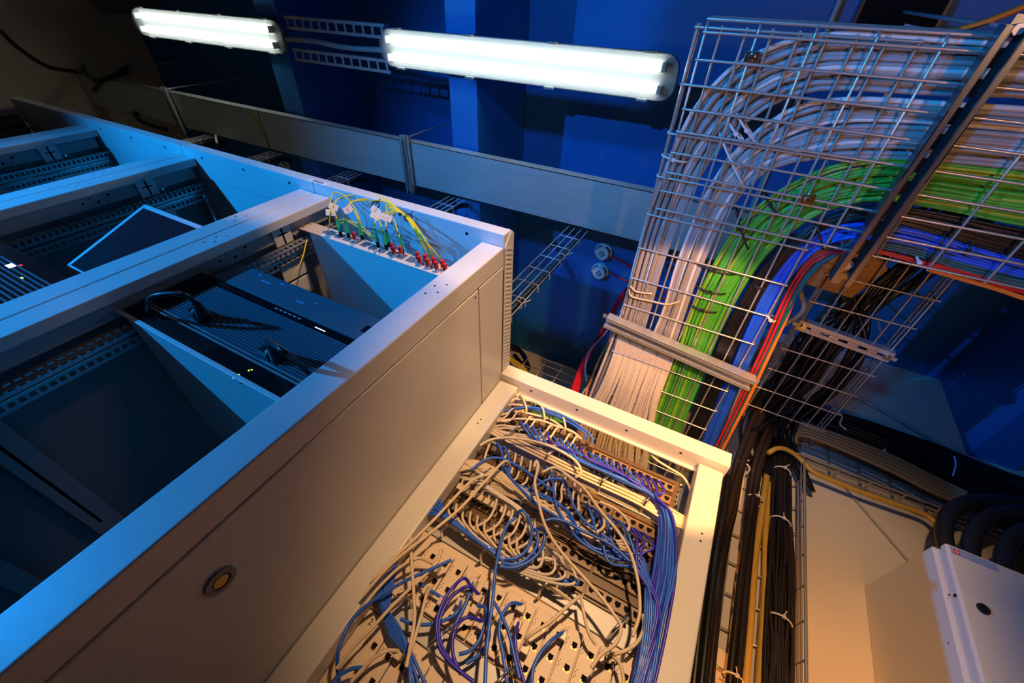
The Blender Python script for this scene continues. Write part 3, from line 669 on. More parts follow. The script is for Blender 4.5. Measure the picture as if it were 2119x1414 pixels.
# cream connection blocks: tilted columns of jacks
def voice_block(zt, zb, lab, num):
    t = thing('connection_block', ((JX0+JX1)/2, PY, zb), lab, 'connection block', 'cream connection blocks')
    MB().box(JX0-.018, JX1+.018, PY+.006, PY+.010, zb, zt).build('base_plate', M['voice'], t, .001)
    n = 14; wd = (JX1-JX0-.03)/n
    for k in range(n):
        xa = JX0+.03+k*wd
        MB().box(xa+.001, xa+wd-.001, PY-.006, PY+.006, zb+.004, zt-.014-(k%2)*.004).build('jack_column', M['voice'], t, .0015)
        h = zt-.020-zb; rows = min(7, max(2, int(h/.032)))
        for j in range(rows):
            z = zb+.016+j*h/rows; xj = xa+wd*.52
            b = MB(); b.box(xj, xj+.0095, PY-.0065, PY-.0058, z, z+.008); b.box(xj+.002, xj+.0075, PY-.0065, PY-.0058, z-.0025, z)
            b.build('jack_opening', M['dark'], t)
            MB().box(xj-.001, xj+.0105, PY-.0062, PY-.0056, z-.004, z).build('contact', M['brass'], t)
        b = MB()
        for j in range(rows):
            z = zb+.016+j*h/rows
            for q in range(4): b.box(xa+.004+.002*(q%2), xa+.0056+.002*(q%2), PY-.0065, PY-.0058, z+.004*q-.004, z+.004*q-.0026)
        tag(b.build('pin_dots', M['dark'], t), None, None, None, 'stuff')
    if num: text(num, 'block_number', (JX0+.016, PY+.0055, zt-.016), FRONT, .016, M['ink'], t)
    for xx in (JX0-.010, JX1+.010):
        for zz in (zt-.03, zt-.09): MB().cyl((xx, PY+.006, zz), (xx, PY-.003, zz), .006, 12, .004).build('screw', M['chrome'], t)
voice_block(.283, .150, 'upper cream connection block with rows of small jacks', '')
voice_block(.108, -.20, 'lower cream connection block marked with the number 2', '2')

# ---------------------------------------------------------------- patch cords
CR = .0030
def cable_from(pts, m, label, grp, r=CR, plug_a=None, plug_b=None, name='patch_cable', n=7, cat='patch cord'):
    P = spline(pts, n)
    if not plug_a and not plug_b:
        return tag(MB().tube(P, r, 7).build(name, m), label, cat, grp)
    t = thing(name, P[0], label, cat, grp)
    MB().tube(P, r, 7).build('cord', m, t)
    for end, bm in ((0, plug_a), (-1, plug_b)):
        if not bm: continue
        p = P[end]
        b = MB(); b.box(p[0]-.0055, p[0]+.0055, PY-.004, PY+.001, p[2]-.004, p[2]+.004)
        b.box(p[0]-.0066, p[0]+.0066, PY-.020, PY-.003, p[2]-.0065, p[2]+.0060)
        b.prism([(p[0]-.0072, PY-.012, p[2]-.010), (p[0]+.0072, PY-.012, p[2]-.010), (p[0]+.0072, PY-.012, p[2]+.0045), (p[0]-.0072, PY-.012, p[2]+.0045)], (0, -.022, -.004))
        b.box(p[0]-.002, p[0]+.002, PY-.020, PY-.006, p[2]+.0055, p[2]+.011)
        b.build('plug', bm, t, .0015)
    return t
rnd = random.uniform
def jx(k): return JX0+.012+.0095+(k//6)*.117+(k%6)*.0186
GA = 'cream cords plugged into the top patch panel'
for k in range(0, 11):          # row A: cream cords up and over to the left
    x = jx(k); z = .664
    pts = [(x, PY-.030, z+.003), (x-.003, PY-.045, z+.012), (x-.03, PY-.052-.002*(k%4), z+.030+.003*(k%3)), (max(x-.09, -.33), PY-.050+.004*(k%3), z+.030+.004*(k%4)), (-.345-.004*(k%3), PY-.03+.006*(k%4), z+.012-.006*(k%5)), (-.375, PY+.02+.004*(k%3), .60-.01*k)]
    if k not in (2, 5, 8): pts = [(x, PY-.030, z+.003), (x-.002, PY-.040, z-.01), (x-.01, PY-.035, z-.045), (x-.06, PY-.03, .60), (-.36, PY-.01, .585)]
    cable_from(pts, M['beigec'], 'cream patch cord plugged into the top row of the topmost panel', GA, plug_a=M['boot'])
for k in (11, 12):              # two long blue cords arching over the top
    src = [[(1041,852,.90),(1066,846,.895),(1095,843,.885),(1130,848,.88),(1172,864,.875),(1208,888,.88),(1225,905,.89),(1232,922,.900)], [(1041,855,.905),(1073,847,.90),(1102,846,.89),(1144,858,.885),(1186,879,.885),(1212,899,.89),(1219,918,.900)]][k-11]
    P = [pY(*q) for q in src]; P[-1] = Vector((jx(k+1-2*(k-11)+0), PY-.030, .667))
    cable_from(P, M['bluec'], 'blue cord arching over the top panel below the rack rail', 'blue cords over the top panel', plug_b=M['boot'])
GB = 'blue cords of the top patch panel'
order = list(range(1, 24)); 
for i, k in enumerate(range(2, 22)):    # second row of the top panel: blue cords draped right and down the side
    x = jx(k); z = .630; navy = (i % 5 == 4) or i > 15
    lay = (i % 5)
    run = [(x, PY-.030, z+.002), (x+.004, PY-.043-.002*lay, z-.002), (x+.022, PY-.050-.002*lay, z-.016-.003*lay)]
    xx = x+.055
    while xx < .050: run.append((xx, PY-.040-.004*lay+rnd(-.002,.002), .602-.004*(i%4)+rnd(-.003,.003))); xx += .075
    q = rnd(0, 1); q2 = min(max(q+rnd(-.3,.3),0),1); run += [(.080+.012*q, PY-.030-.030*q2, .592-.012*q), (.112+.022*q, PY-.030-.034*q2, .548), (.126+.036*q, PY-.028-.036*q, .45), (.134+.034*q2, PY-.030-.030*q, .34), (.138+.030*q, PY-.030-.022*q2, .20), (.134+.026*q2, PY-.03, .04), (.130+.02*q, PY-.02, -.10)]
    cable_from(run, M['navyc' if navy else 'bluec'], ('violet blue' if navy else 'blue') + ' cord draped from the topmost panel and down the right post', GB+(', violet' if navy else ''), plug_a=M['boot'])
GC = 'cream cords of the second patch panel'
for i, k in enumerate(range(0, 14)):
    x = jx(k); z = .531
    if k in (1, 2, 8): continue
    pts = [(x, PY-.030, z+.003), (x+.002, PY-.042, z+.002), (x+.008+rnd(-.004,.006), PY-.046, z-.030), (x+.014, PY-.040, z-.060), (x-.02, PY-.036-.003*(i%4), .455-.004*(i%4)), (x-.10, PY-.034-.003*(i%4), .452+.003*(i%3)), (-.355, PY-.02, .440-.006*(i%4)), (-.372, PY+.01, .33)]
    cable_from(pts, M['beigec'], 'cream patch cord plugged into the upper row of the second panel', GC, plug_a=M['boot'])
GD = 'blue cords of the second patch panel'
for i, k in enumerate((1, 2, 8, 15, 16, 17, 18, 19, 20, 21)):
    x = jx(k); z = .531 if k < 15 else .487; navy = k in (19, 20, 21)
    lay = i % 4
    run = [(x, PY-.030, z+.002), (x+.006, PY-.046, z+.004), (x+.030, PY-.050-.003*lay, z-.018)]
    xx = x+.07
    while xx < .06: run.append((xx, PY-.042-.004*lay, .468-.006*lay+rnd(-.004,.004)-.05*(xx > -.05))); xx += .07
    run += [(.095, PY-.045-.003*lay, .445-.012*lay), (.125+.003*i, PY-.048-.003*lay, .36), (.140+.003*(i%5), PY-.045, .25), (.136, PY-.035, .08), (.130, PY-.02, -.08)]
    cable_from(run, M['navyc' if navy else 'bluec'], ('violet blue' if navy else 'blue') + ' cord leaving the second patch panel towards the right post', GD+(', violet' if navy else ''), plug_a=M['boot'])
for k in (14, 16, 17, 18, 20, 22):       # lower row of panel B, cream to the right
    x = jx(k); z = .487
    cable_from([(x, PY-.030, z-.002), (x-.006, PY-.042, z-.020), (x-.03, PY-.040, z-.040), (x-.11, PY-.038, .440), (x-.18, PY-.034, .446), (-.36, PY-.01, .425)], M['beigec'], 'cream cord bending left from the lower row of the second panel', 'cream cords, second panel lower row', plug_a=M['boot'])
GE = 'white cords in loops on the lowest panel'
for i, k in enumerate(range(0, 11)):
    x = jx(k); z = .398
    if i < 5: pts = [(x, PY-.030, z+.004), (x+.002, PY-.040, z+.014), (x+.03, PY-.047-.002*i, z+.022-.003*i), (x+.07, PY-.048-.002*i, z+.022-.004*i), (-.17+.003*i, PY-.045, .412-.004*i), (-.155, PY-.030, .405), (-.16, PY-.012, .41)]
    else: pts = [(x, PY-.030, z+.004), (x+.002, PY-.043, z+.008), (x+.010, PY-.048, z-.02), (x+.006, PY-.044, z-.05), (x-.03, PY-.036, .315), (x-.10, PY-.030, .312), (-.34, PY-.02, .308)]
    cable_from(pts, M['whitec'], 'white cord looping in front of the left half of the lowest panel', GE, plug_a=M['bootw'])
for i, k in enumerate(range(0, 10)):
    x = jx(k); z = .351
    cable_from([(x, PY-.030, z+.003), (x+.004, PY-.043, z-.002), (x+.020, PY-.046-.002*(i%3), z-.026), (x+.06, PY-.042-.003*(i%3), .318-.004*(i%3)), (x+.10, PY-.040-.003*(i%3), .306), (min(x+.16, .02), PY-.03, .300)], M['beigec'], 'cream cord from the bottom row of the lowest panel sagging over the shiny manager', 'cream cords, lowest panel bottom row', plug_a=M['boot'])
for i, k in enumerate(range(11, 15)):
    x = jx(k); z = .351
    cable_from([(x, PY-.030, z+.003), (x+.002, PY-.044, z+.010), (x+.022, PY-.052, z+.004), (x+.034+.004*i, PY-.056, z-.022), (x+.02, PY-.052, .310), (x-.06, PY-.044, .300-.002*i), (x-.13, PY-.036, .304), (-.22, PY-.02, .31)], M['whitec'], 'bright white cord curling in a bundle of loops right of centre', 'bright white looped cords', plug_a=M['bootw'])
# bundles in the managers
for i in range(9):
    z0 = .590-.003*(i%3)-.009*(i//3)
    cable_from([(-.355, PY-.012, z0+.01), (-.29, PY-.020-.003*(i%3), z0), (-.10, PY-.020-.004*(i%3), z0-.004), (.05, PY-.022-.003*(i%3), z0-.002), (.125, PY-.03, z0-.004-.004*(i%3)), (.190, PY-.02, z0-.006), (.215, PY+.02, z0)], M['beigec'], 'straight cream cord lying along the topmost cable manager', 'cream cords along the topmost manager')
for i in range(8):
    z0 = .455-.004*(i%4)
    cable_from([(-.372, PY+.005, .40-.012*i), (-.362, PY-.03, .435-.006*i), (-.335, PY-.042, .462-.004*i), (-.285, PY-.045, z0+.016), (-.20, PY-.045-.003*(i%3), z0+.002), (-.12, PY-.040-.003*(i%3), z0-.012), (-.03, PY-.040, z0-.014), (.06, PY-.036, z0-.010+.003*i), (.11, PY-.030, z0+.015+.004*i)], M['beigec'], 'cream cord swept from the left post across the polished manager', 'cream cords across the polished manager')
for i in range(6):
    z0 = .312-.004*(i%3)
    cable_from([(-.385, PY-.015, .35-.02*i), (-.350, PY-.040, .345-.010*i), (-.30, PY-.045-.003*(i%3), z0+.006), (-.19, PY-.044-.003*(i%3), z0-.004), (-.13, PY-.043, z0-.008+.005*(i%2)), (-.06, PY-.040, z0), (0.0, PY-.034, z0+.03)], M['bluec'], 'blue cord entering at the left post and crossing the shiny manager', 'blue cords across the shiny manager')
for i in range(6):
    cable_from([(-.372-.004*(i%3), PY-.020-.006*(i%2), .34-.01*i), (-.356-.005*(i%3), PY-.028, .24), (-.345+.004*i, PY-.030, .16), (-.330+.010*i, PY-.036, .125-.006*i), (-.26+.01*i, PY-.042, .105-.006*i), (-.16, PY-.040-.003*(i%2), .06-.012*i), (-.05, PY-.035, .02-.02*i)], M['bluec'], 'blue cord hanging down beside the left post over the cream blocks', 'blue cords down the left side')
for i in range(5):
    cable_from([(-.362, PY-.010, .44-.02*i), (-.368-.003*i, PY-.030-.004*(i%3), .34-.01*i), (-.372-.003*i, PY-.034-.004*(i%2), .20), (-.376-.002*i, PY-.032, .05), (-.38, PY-.03, -.12)], M['beigec'], 'cream cord running down the inner edge of the left post', 'cream cords down the left side')
# traced foreground cords
def z3(u, v): return (840+u/2.943, 760+v/2.943)
def z4(u, v): return (640+u/2.649, 1000+v/2.649)
def tr(fn, pts, y): return [pY(*fn(u, v), y) for u, v in pts]
TR = [
 ('beigec', z3, [(650,545),(600,575),(480,700),(330,860),(150,1010),(0,1125),(-120,1230),(-260,1390)], .845, 'long straight cream cord crossing the left side from the second panel, upper one', 1, 0),
 ('beigec', z3, [(520,650),(420,680),(330,760),(200,900),(60,1040),(-60,1150),(-200,1290)], .855, 'long straight cream cord crossing the left side below another', 0, 0),
 ('beigec', z3, [(780,610),(795,572),(806,610),(785,700),(803,800),(850,970),(950,1130),(1100,1300),(1196,1410),(1262,1500),(1310,1580),(1280,1680),(1190,1750),(1130,1830)], .842, 'longest cream cord running in front from centre to lower right', 0, 0),
 ('beigec', z3, [(830,640),(900,612),(960,640),(1060,720),(1150,830),(1198,900),(1205,970),(1160,1010)], .856, 'cream cord arching from the centre to the ring of the polished manager', 0, 0),
 ('beigec', z3, [(960,645),(1080,735),(1180,870),(1290,1000),(1370,1140),(1412,1300),(1424,1420),(1420,1520),(1380,1640)], .849, 'cream cord arching from centre down along the right post', 0, 0),
 ('beigec', z3, [(450,478),(520,442),(620,430),(750,445),(880,482),(1000,545),(1055,600),(1065,650),(1030,672)], .870, 'cream cord leaving the left post and curling over the topmost manager', 0, 0),
 ('beigec', z3, [(1430,440),(1460,492),(1520,560),(1600,612),(1680,662),(1722,722),(1738,785)], .925, 'lone cream cord in the gap at the top right corner of the patch rack', 0, 0),
 ('bluec', z4, [(780,422),(650,480),(520,540),(400,612),(280,700),(205,800),(155,950),(138,1110)], .865, 'blue cord sweeping left from the upper cream block across the left post', 0, 1),
 ('navyc', z4, [(885,545),(850,522),(790,570),(740,640),(702,740),(700,830),(722,920),(800,1010),(900,1090)], .872, 'violet blue cord looping down from the upper cream block, left of the pair', 1, 0),
 ('navyc', z4, [(930,592),(880,568),(820,590),(760,650),(718,740),(712,840),(745,930),(820,1030)], .878, 'violet blue cord looping down from the upper cream block, right of the pair', 1, 0),
 ('bluec', z4, [(1130,190),(1085,230),(1050,330),(1022,470),(1005,650),(985,800),(970,950),(964,1110)], .850, 'blue cord hanging almost straight down in front of the cream blocks', 0, 0),
 ('bluec', z3, [(660,885),(700,872),(740,910),(766,980),(760,1060),(720,1130),(660,1165),(600,1168)], .868, 'small blue loop in front of the lowest panel, inner one', 1, 0),
 ('bluec', z3, [(768,938),(800,1000),(802,1070),(772,1130),(700,1190),(640,1203),(580,1190)], .864, 'blue loop in front of the lowest panel, middle one', 1, 0),
 ('bluec', z3, [(790,935),(835,985),(842,1060),(810,1130),(740,1190),(650,1222),(570,1215)], .860, 'blue loop in front of the lowest panel, outer one', 1, 0),
 ('bluec', z4, [(1172,655),(1110,660),(1060,722),(1040,820),(1060,930),(1085,1100)], .886, 'blue cord curling from the middle of the upper cream block', 1, 0),
 ('navyc', z4, [(1152,745),(1130,830),(1136,930),(1160,1030),(1182,1110)], .892, 'violet blue cord dropping straight from the middle of the upper cream block', 1, 0),
 ('bluec', z4, [(1402,800),(1330,860),(1270,930),(1230,1010),(1218,1110)], .882, 'blue cord slanting down from the right part of the upper cream block', 1, 0),
 ('bluec', z4, [(912,665),(960,680),(972,740),(932,860),(880,920),(820,940)], .890, 'short blue cord curving back on the upper cream block', 1, 0),
 ('bluec', z4, [(1010,650),(1050,720),(1092,820),(1122,940),(1152,1070)], .884, 'blue cord crossing behind the straight hanging one', 0, 0),
 ('navyc', z4, [(955,745),(870,735),(810,780),(786,860),(790,950),(832,1050)], .880, 'violet blue cord in a wide low arc over the metal strip', 1, 0),
 ('bluec', z4, [(835,630),(815,700),(770,740),(660,775),(560,770),(500,745)], .892, 'blue cord curving left along the metal strip', 1, 0),
 ('bluec', z4, [(905,520),(880,600),(850,680),(800,780),(780,900)], .896, 'blue cord dropping from the tall plug in the upper cream block', 1, 0),
 ('bluec', z4, [(985,545),(980,640),(978,740),(985,850),(930,940),(860,990)], .900, 'blue cord beside the tall plug curving to the left', 1, 0),
 ('bluec', z4, [(600,545),(650,580),(690,606),(735,635)], .900, 'short straight blue cord over the left end of the upper cream block', 0, 1),
 ('bluec', z3, [(400,625),(480,565),(560,553),(640,580),(770,660),(900,760)], .872, 'blue cord arching from the left post over the second panel', 0, 0),
 ('bluec', z3, [(600,610),(650,690),(720,762),(790,830),(900,900),(1000,960)], .876, 'blue cord running down and right between the cream sweeps', 0, 0),
 ('bluec', z3, [(780,742),(830,700),(890,680),(960,690),(1000,720)], .872, 'short blue arch over the second panel near the centre', 0, 1),
 ('bluec', z3, [(990,690),(995,770),(1030,860),(1090,940),(1150,985),(1250,1062)], .870, 'blue cord bending down from the second panel to the polished manager', 1, 0),
 ('bluec', z3, [(850,935),(900,925),(980,945),(1060,990),(1150,1032),(1260,1090),(1360,1180)], .862, 'blue cord in a low arch over the polished manager', 0, 0),
 ('bluec', z3, [(1110,800),(1120,870),(1140,930),(1150,960)], .880, 'short blue cord between the empty jacks, left one', 1, 0),
 ('bluec', z3, [(1155,860),(1150,910),(1140,940),(1145,980)], .884, 'short blue cord between the empty jacks, right one', 1, 0),
 ('beigec', z4, [(690,422),(600,412),(500,460),(420,532),(340,620),(240,760)], .872, 'cream cord curving off the upper cream block to the left post', 1, 0),
 ('beigec', z4, [(725,360),(700,430),(640,500),(540,590),(440,690),(340,800),(240,900),(150,1020)], .868, 'cream cord slanting under the blue sweep to the lower left', 0, 0),
 ('beigec', z4, [(555,300),(562,450),(572,600),(576,750),(552,900),(532,1010)], .862, 'cream cord hanging straight at the left of the cream blocks', 0, 0),
 ('beigec', z4, [(642,540),(640,620),(610,740),(572,870),(528,1000)], .866, 'cream cord hanging beside the straight one and crossing it', 1, 0),
 ('beigec', z4, [(490,905),(420,922),(330,980),(230,1090)], .880, 'cream cord with a flared plug on the lower cream block', 1, 0),
 ('beigec', z4, [(1482,620),(1400,690),(1320,762),(1200,842),(1196,870)], .874, 'cream cord slanting from the shiny manager to a jack on the upper cream block', 0, 1),
 ('beigec', z4, [(1490,622),(1502,700),(1532,820),(1572,885)], .878, 'short cream cord hanging from the shiny manager near the right ring', 0, 0),
 ('beigec', z4, [(1620,925),(1700,932),(1790,882),(1832,800),(1830,720)], .884, 'cream cord bowing up to the right post above the cream block', 1, 0),
 ('beigec', z4, [(1650,925),(1700,985),(1720,1060),(1724,1110)], .886, 'cream cord leaving the corner of the cream block downward', 1, 0),
 ('bluec', z4, [(130,1110),(160,1060),(230,1020),(290,1012)], .880, 'short dark blue cord at the bottom of the left post', 0, 0),
 ('whitec', z4, [(1250,425),(1290,412),(1345,425),(1380,445)], .880, 'short white cord above the white loops', 0, 0),
 ('beigec', z4, [(1845,575),(1900,580),(1975,572)], .900, 'pale cord pair running to the right post, upper one', 0, 0),
 ('beigec', z4, [(1850,600),(1910,600),(1970,592)], .900, 'pale cord pair running to the right post, lower one', 0, 0),
 ('beigec', z3, [(1180,820),(1270,860),(1330,910),(1360,960),(1350,1000)], .874, 'cream cord drooping over the right half of the second panel', 0, 0),
 ('beigec', z3, [(560,300),(660,270),(760,285),(880,320),(960,370),(1020,400)], .900, 'cream cord looping high at the top left inside the patch rack', 0, 0),
 ('beigec', z3, [(555,330),(680,315),(820,325),(920,360),(1010,390),(1070,440)], .897, 'cream cord looping just under the highest one at top left', 0, 0),
]
for (m, fn, pts, y, lab, pa, pb) in TR:
    P = tr(fn, pts, y)
    if pa: P = [Vector((P[0][0], PY-.030, P[0][2]))] + P[1:]
    if pb: P = P[:-1] + [Vector((P[-1][0], PY-.030, P[-1][2]))]
    cable_from(P, M[m], lab, None, plug_a=M['bootw'] if pa else None, plug_b=M['bootw'] if pb else None, r=.0033)
for k, (u, v) in enumerate(((645,290),(885,310))):
    p = pY(*z3(u, v), .90); tag(MB().tube([p+Vector((.003*math.sin(a*.6283), .010*math.sin(a*.6283), .014*math.cos(a*.6283))) for a in range(10)], .0016, 6, True).build('cable_tie', M['black']), ('black tie around the cream cords at the top left', 'black tie on the folded cream cord end')[k], 'cable tie', 'black ties, patch rack')

# unseen lamp behind the camera, hood and flap added to shade trays and cabinet
t = thing('unseen_work_lamp', (WL[0], WL[1]-.05, -1.3), 'unseen work lamp on a stand, hood and flap added to cut its light', 'work lamp')
MB().box(WL[0]-.10, WL[0]+.10, WL[1]-.10, WL[1]-.02, WL[2]-.07, WL[2]+.07).build('housing', M['black'], t, .006)
MB().prism([(WL[0]-.6, WL[1]-.02, WL[2]+.07), (WL[0]+.6, WL[1]-.02, WL[2]+.07), (WL[0]+.6, WL[1]+.30, WL[2]+.126), (WL[0]-.6, WL[1]+.30, WL[2]+.126)], (0, 0, .002)).build('hood', M['black'], t)
MB().box(WL[0]+.146, WL[0]+.148, WL[1]-.02, WL[1]+.30, WL[2]-.4, WL[2]+.07).build('side_flap', M['black'], t)
MB().cyl((WL[0], WL[1]-.06, -1.3), (WL[0], WL[1]-.06, WL[2]-.07), .014, 12).build('stand', M['black'], t)
b = MB(); b.cyl((WL[0], WL[1]-.06, -1.3), (WL[0], WL[1]-.06, -1.28), .16, 24); b.build('foot', M['black'], t)

t = thing('unseen_work_lamp', (AL[0], AL[1], -1.3), 'unseen amber floor lamp with a hood added to cut its light', 'work lamp')
MB().box(AL[0]-.07, AL[0]+.07, AL[1]-.06, AL[1]+.04, -1.3, AL[2]-.05).build('housing', M['black'], t, .006)
MB().box(AL[0]-.35, AL[0]+.35, AL[1]-.35, AL[1]+.064, AL[2]+.30, AL[2]+.302).build('hood', M['black'], t)  # unseen plate added to cut the amber light off the upper wall
for xx in (-.066, .066): MB().box(AL[0]+xx-.004, AL[0]+xx+.004, AL[1]-.06, AL[1]-.05, AL[2]-.05, AL[2]+.30).build('hood_arm', M['black'], t)
# ================================================================ overhead wire mesh trays
WR = .0028
def mesh_wires(b, xs, ys, z, x0, x1, y0, y1, r=WR, over=.0045):
    for x in xs: b.tube([(x, y0, z), (x, y1, z)], r, 6)
    for y in ys: b.tube([(x0, y, z+over), (x1, y, z+over)], r, 6)
# main tray running away from the camera over the patch rack
TX0, TX1, TZ = -.1725, .222, 1.15
t = thing('wire_mesh_tray', (0, .9, TZ), 'main wire mesh tray full of coloured cables over the patch rack', 'cable tray')
b = MB(); ys = [.055+.1035*k for k in range(18)]
xs = [TX0+.004+(TX1-TX0-.008)*k/8 for k in range(9)]
for x in xs: b.tube([(x, .050, TZ), (x, 1.83, TZ)], WR, 6)
for y in ys: b.tube([(TX0, y, TZ-.005), (TX1, y, TZ-.005)], WR, 6)
b.build('mesh_floor', M['wire'], t)
for s, x in ((0, TX0), (1, TX1)):
    b = MB()
    for k in range(3): b.tube([(x, .050, TZ+.018+.020*k), (x, 1.83, TZ+.018+.020*k)], WR, 6)
    for y in ys: 
        if s == 0 or y > .45: b.tube([(x, y, TZ-.006), (x, y, TZ+.062)], WR, 6)
    b.build('mesh_side', M['wire'], t)
# branch tray to the right
BZ = 1.140; BX0 = -.154; BY0, BY1 = .042, .446
t = thing('wire_mesh_tray', (.5, .24, BZ), 'wire mesh branch tray turning off to the right with the cables curving into it', 'cable tray')
b = MB()
for k in range(9): b.tube([(BX0, BY0+.020+(BY1-BY0-.022)*k/8, BZ-.004), (2.2, BY0+.020+(BY1-BY0-.022)*k/8, BZ-.004)], WR, 6)
for k in range(23):
    x = BX0+.004+.1005*k; b.tube([(x, BY1+.006, BZ), (x, BY0+.012, BZ), (x, BY0+.002, BZ+.006), (x, BY0-.004, BZ+.05)], WR, 6)
b.build('mesh_floor', M['wire'], t)
b = MB()
for k in range(3): b.tube([(BX0, BY0-.001-.001*k, BZ+.012+.019*k), (2.2, BY0-.001-.001*k, BZ+.012+.019*k)], WR*1.3, 6)
b.build('mesh_side', M['wire'], t)
for (u, v) in ((1556, 118), (1671, 412)):
    p = pZ(u, v, BZ-.006); MB().box(p[0]-.014, p[0]+.014, p[1]-.010, p[1]+.010, p[2]-.003, p[2]+.010).cyl((p[0], p[1], p[2]-.003), (p[0], p[1], p[2]-.011), .0075, 14, .005).build('clamp_bolt', M['chrome'], t, .001)
# third tray over on the right, carrying black cables to the back wall
QX0, QX1, QZ = .362, .618, 1.40
t = thing('wire_mesh_tray', (.49, .9, QZ), 'wire mesh tray at right carrying black cables behind the slotted bracket', 'cable tray')
b = MB()
for k in range(6): b.tube([(QX0+(QX1-QX0)*k/5, .50, QZ), (QX0+(QX1-QX0)*k/5, 1.34, QZ)], WR, 6)
for k in range(9): b.tube([(QX0-.012, .53+.1*k, QZ-.004), (QX1+.012, .53+.1*k, QZ-.004)], WR, 6)
b.build('mesh_floor', M['wire'], t)
for x in (QX0, QX1):
    b = MB()
    for k in range(2): b.tube([(x, .50, QZ+.025+.025*k), (x, 1.34, QZ+.025+.025*k)], WR, 6)
    for k in range(9): b.tube([(x, .53+.1*k, QZ-.004), (x, .53+.1*k, QZ+.052)], WR, 6)
    b.build('mesh_side', M['wire'], t)

# struts carrying the trays
def channel(name, p0, p1, lab, slots=8, wd=.041, dp=.036, open_down=True, m='zinc'):
    p0 = Vector(p0); p1 = Vector(p1); a = (p1-p0); L = a.length; a.normalize(); up = Vector((0,0,1)); s = up.cross(a).normalized(); up = a.cross(s)
    t = thing(name, (p0+p1)/2, lab, 'strut', 'steel channel struts')
    c = (p0+p1)/2; b = MB(); th = .0018
    for q in (-1, 1):
        b.obox(c+s*q*(wd/2-th/2)-up*dp/2, a, s, up, L/2, th/2, dp/2)
        b.obox(c+s*q*(wd/2-.005)-up*(dp-th/2), a, s, up, L/2, .005, th/2)
        b.obox(c+s*q*(wd/2-.0095)-up*(dp-.004), a, s, up, L/2, th/2, .004)
    b.build('channel_sides', M[m], t)
    b = MB(); sw = .0075
    for q in (-1, 1): b.obox(c+s*q*(wd/2+sw)/2, a, s, up, L/2, (wd/2-sw)/2, th/2)
    n = slots
    for k in range(n+1):
        b.obox(p0.lerp(p1, k/n), a, s, up, min(L/n*.32, .02), sw, th/2)
    b.build('slotted_back', M[m], t)
    return t
bs = channel('channel_strut', pZ(2102, 52, 1.128), pZ(1735, 575, 1.128), 'big slotted steel channel strut crossing under the branch tray at right', 11, m='dkzinc')
e = pZ(1752, 548, 1.122); MB().cyl(e, e-Vector((0,0,.010)), .0085, 6).cyl(e+Vector((0,0,.002)), e-Vector((0,0,.003)), .013, 16).build('hex_bolt', M['zinc'], bs)
MB().cyl(e, (e[0], e[1], ZC), .0045, 8).build('threaded_rod', M['zinc'], bs)
e = pZ(2105, 60, 1.122); MB().cyl(e, e-Vector((0,0,.010)), .0085, 6).build('hex_bolt', M['zinc'], bs)
MB().cyl(e, (e[0], e[1], ZC), .0045, 8).build('threaded_rod', M['zinc'], bs)
channel('channel_strut', pZ(1258, 657, 1.138), pZ(1558, 787, 1.138), 'steel channel strut under the main tray above the patch rack', 9)
def slot_bar(lab):
    p0 = pZ(1650, 672, 1.385); p1 = pZ(1845, 742, 1.385); a = (p1-p0).normalized(); s = Vector((0,0,1)).cross(a).normalized(); L = (p1-p0).length
    t = thing('slotted_bracket', (p0+p1)/2, lab, 'bracket'); b = MB(); wd = .017; n = 5; c = (p0+p1)/2; up = Vector((0,0,1))
    for q in (-1, 1): b.obox(c+s*q*.0115, a, s, up, L/2, .0065, .0015)
    for k in range(n+1): b.obox(p0.lerp(p1, k/n), a, s, up, .014, .006, .0015)
    b.obox(c-s*.018+up*.012, a, s, up, L/2, .0012, .012)
    b.build('slotted_bar', M['zinc'], t)
    for q in (.06, .95):
        p = p0.lerp(p1, q); MB().cyl(p, p-up*.004, .011, 18).cyl(p-up*.004, p-up*.010, .008, 6).build('nut', M['chrome'], t)
        MB().cyl(p, (p[0], p[1], ZC), .004, 8).build('threaded_rod', M['zinc'], t)
slot_bar('flat bracket with a row of slots and two nuts below the right tray')
# wooden block above the trays
t = thing('wooden_block', pZ(1725, 555, 1.41), 'old brown wooden block above the end of the big channel strut', 'wooden block')
b = MB(); q = [pZ(1668, 516, 1.41), pZ(1648, 583, 1.41), pZ(1762, 618, 1.41), pZ(1838, 560, 1.41), pZ(1825, 528, 1.41)]; b.prism(q, (0,0,.05)); b.build('timber', M['wood'], t, .003)
p = pZ(1792, 557, 1.4085); MB().cyl(p, p-Vector((0,0,.003)), .006, 12).build('screw', M['brass'], t)
MB().box(p[0]-.02, p[0]+.02, p[1]-.02, p[1]+.02, 1.46, ZC).build('hanging_batten', M['wood'], t)

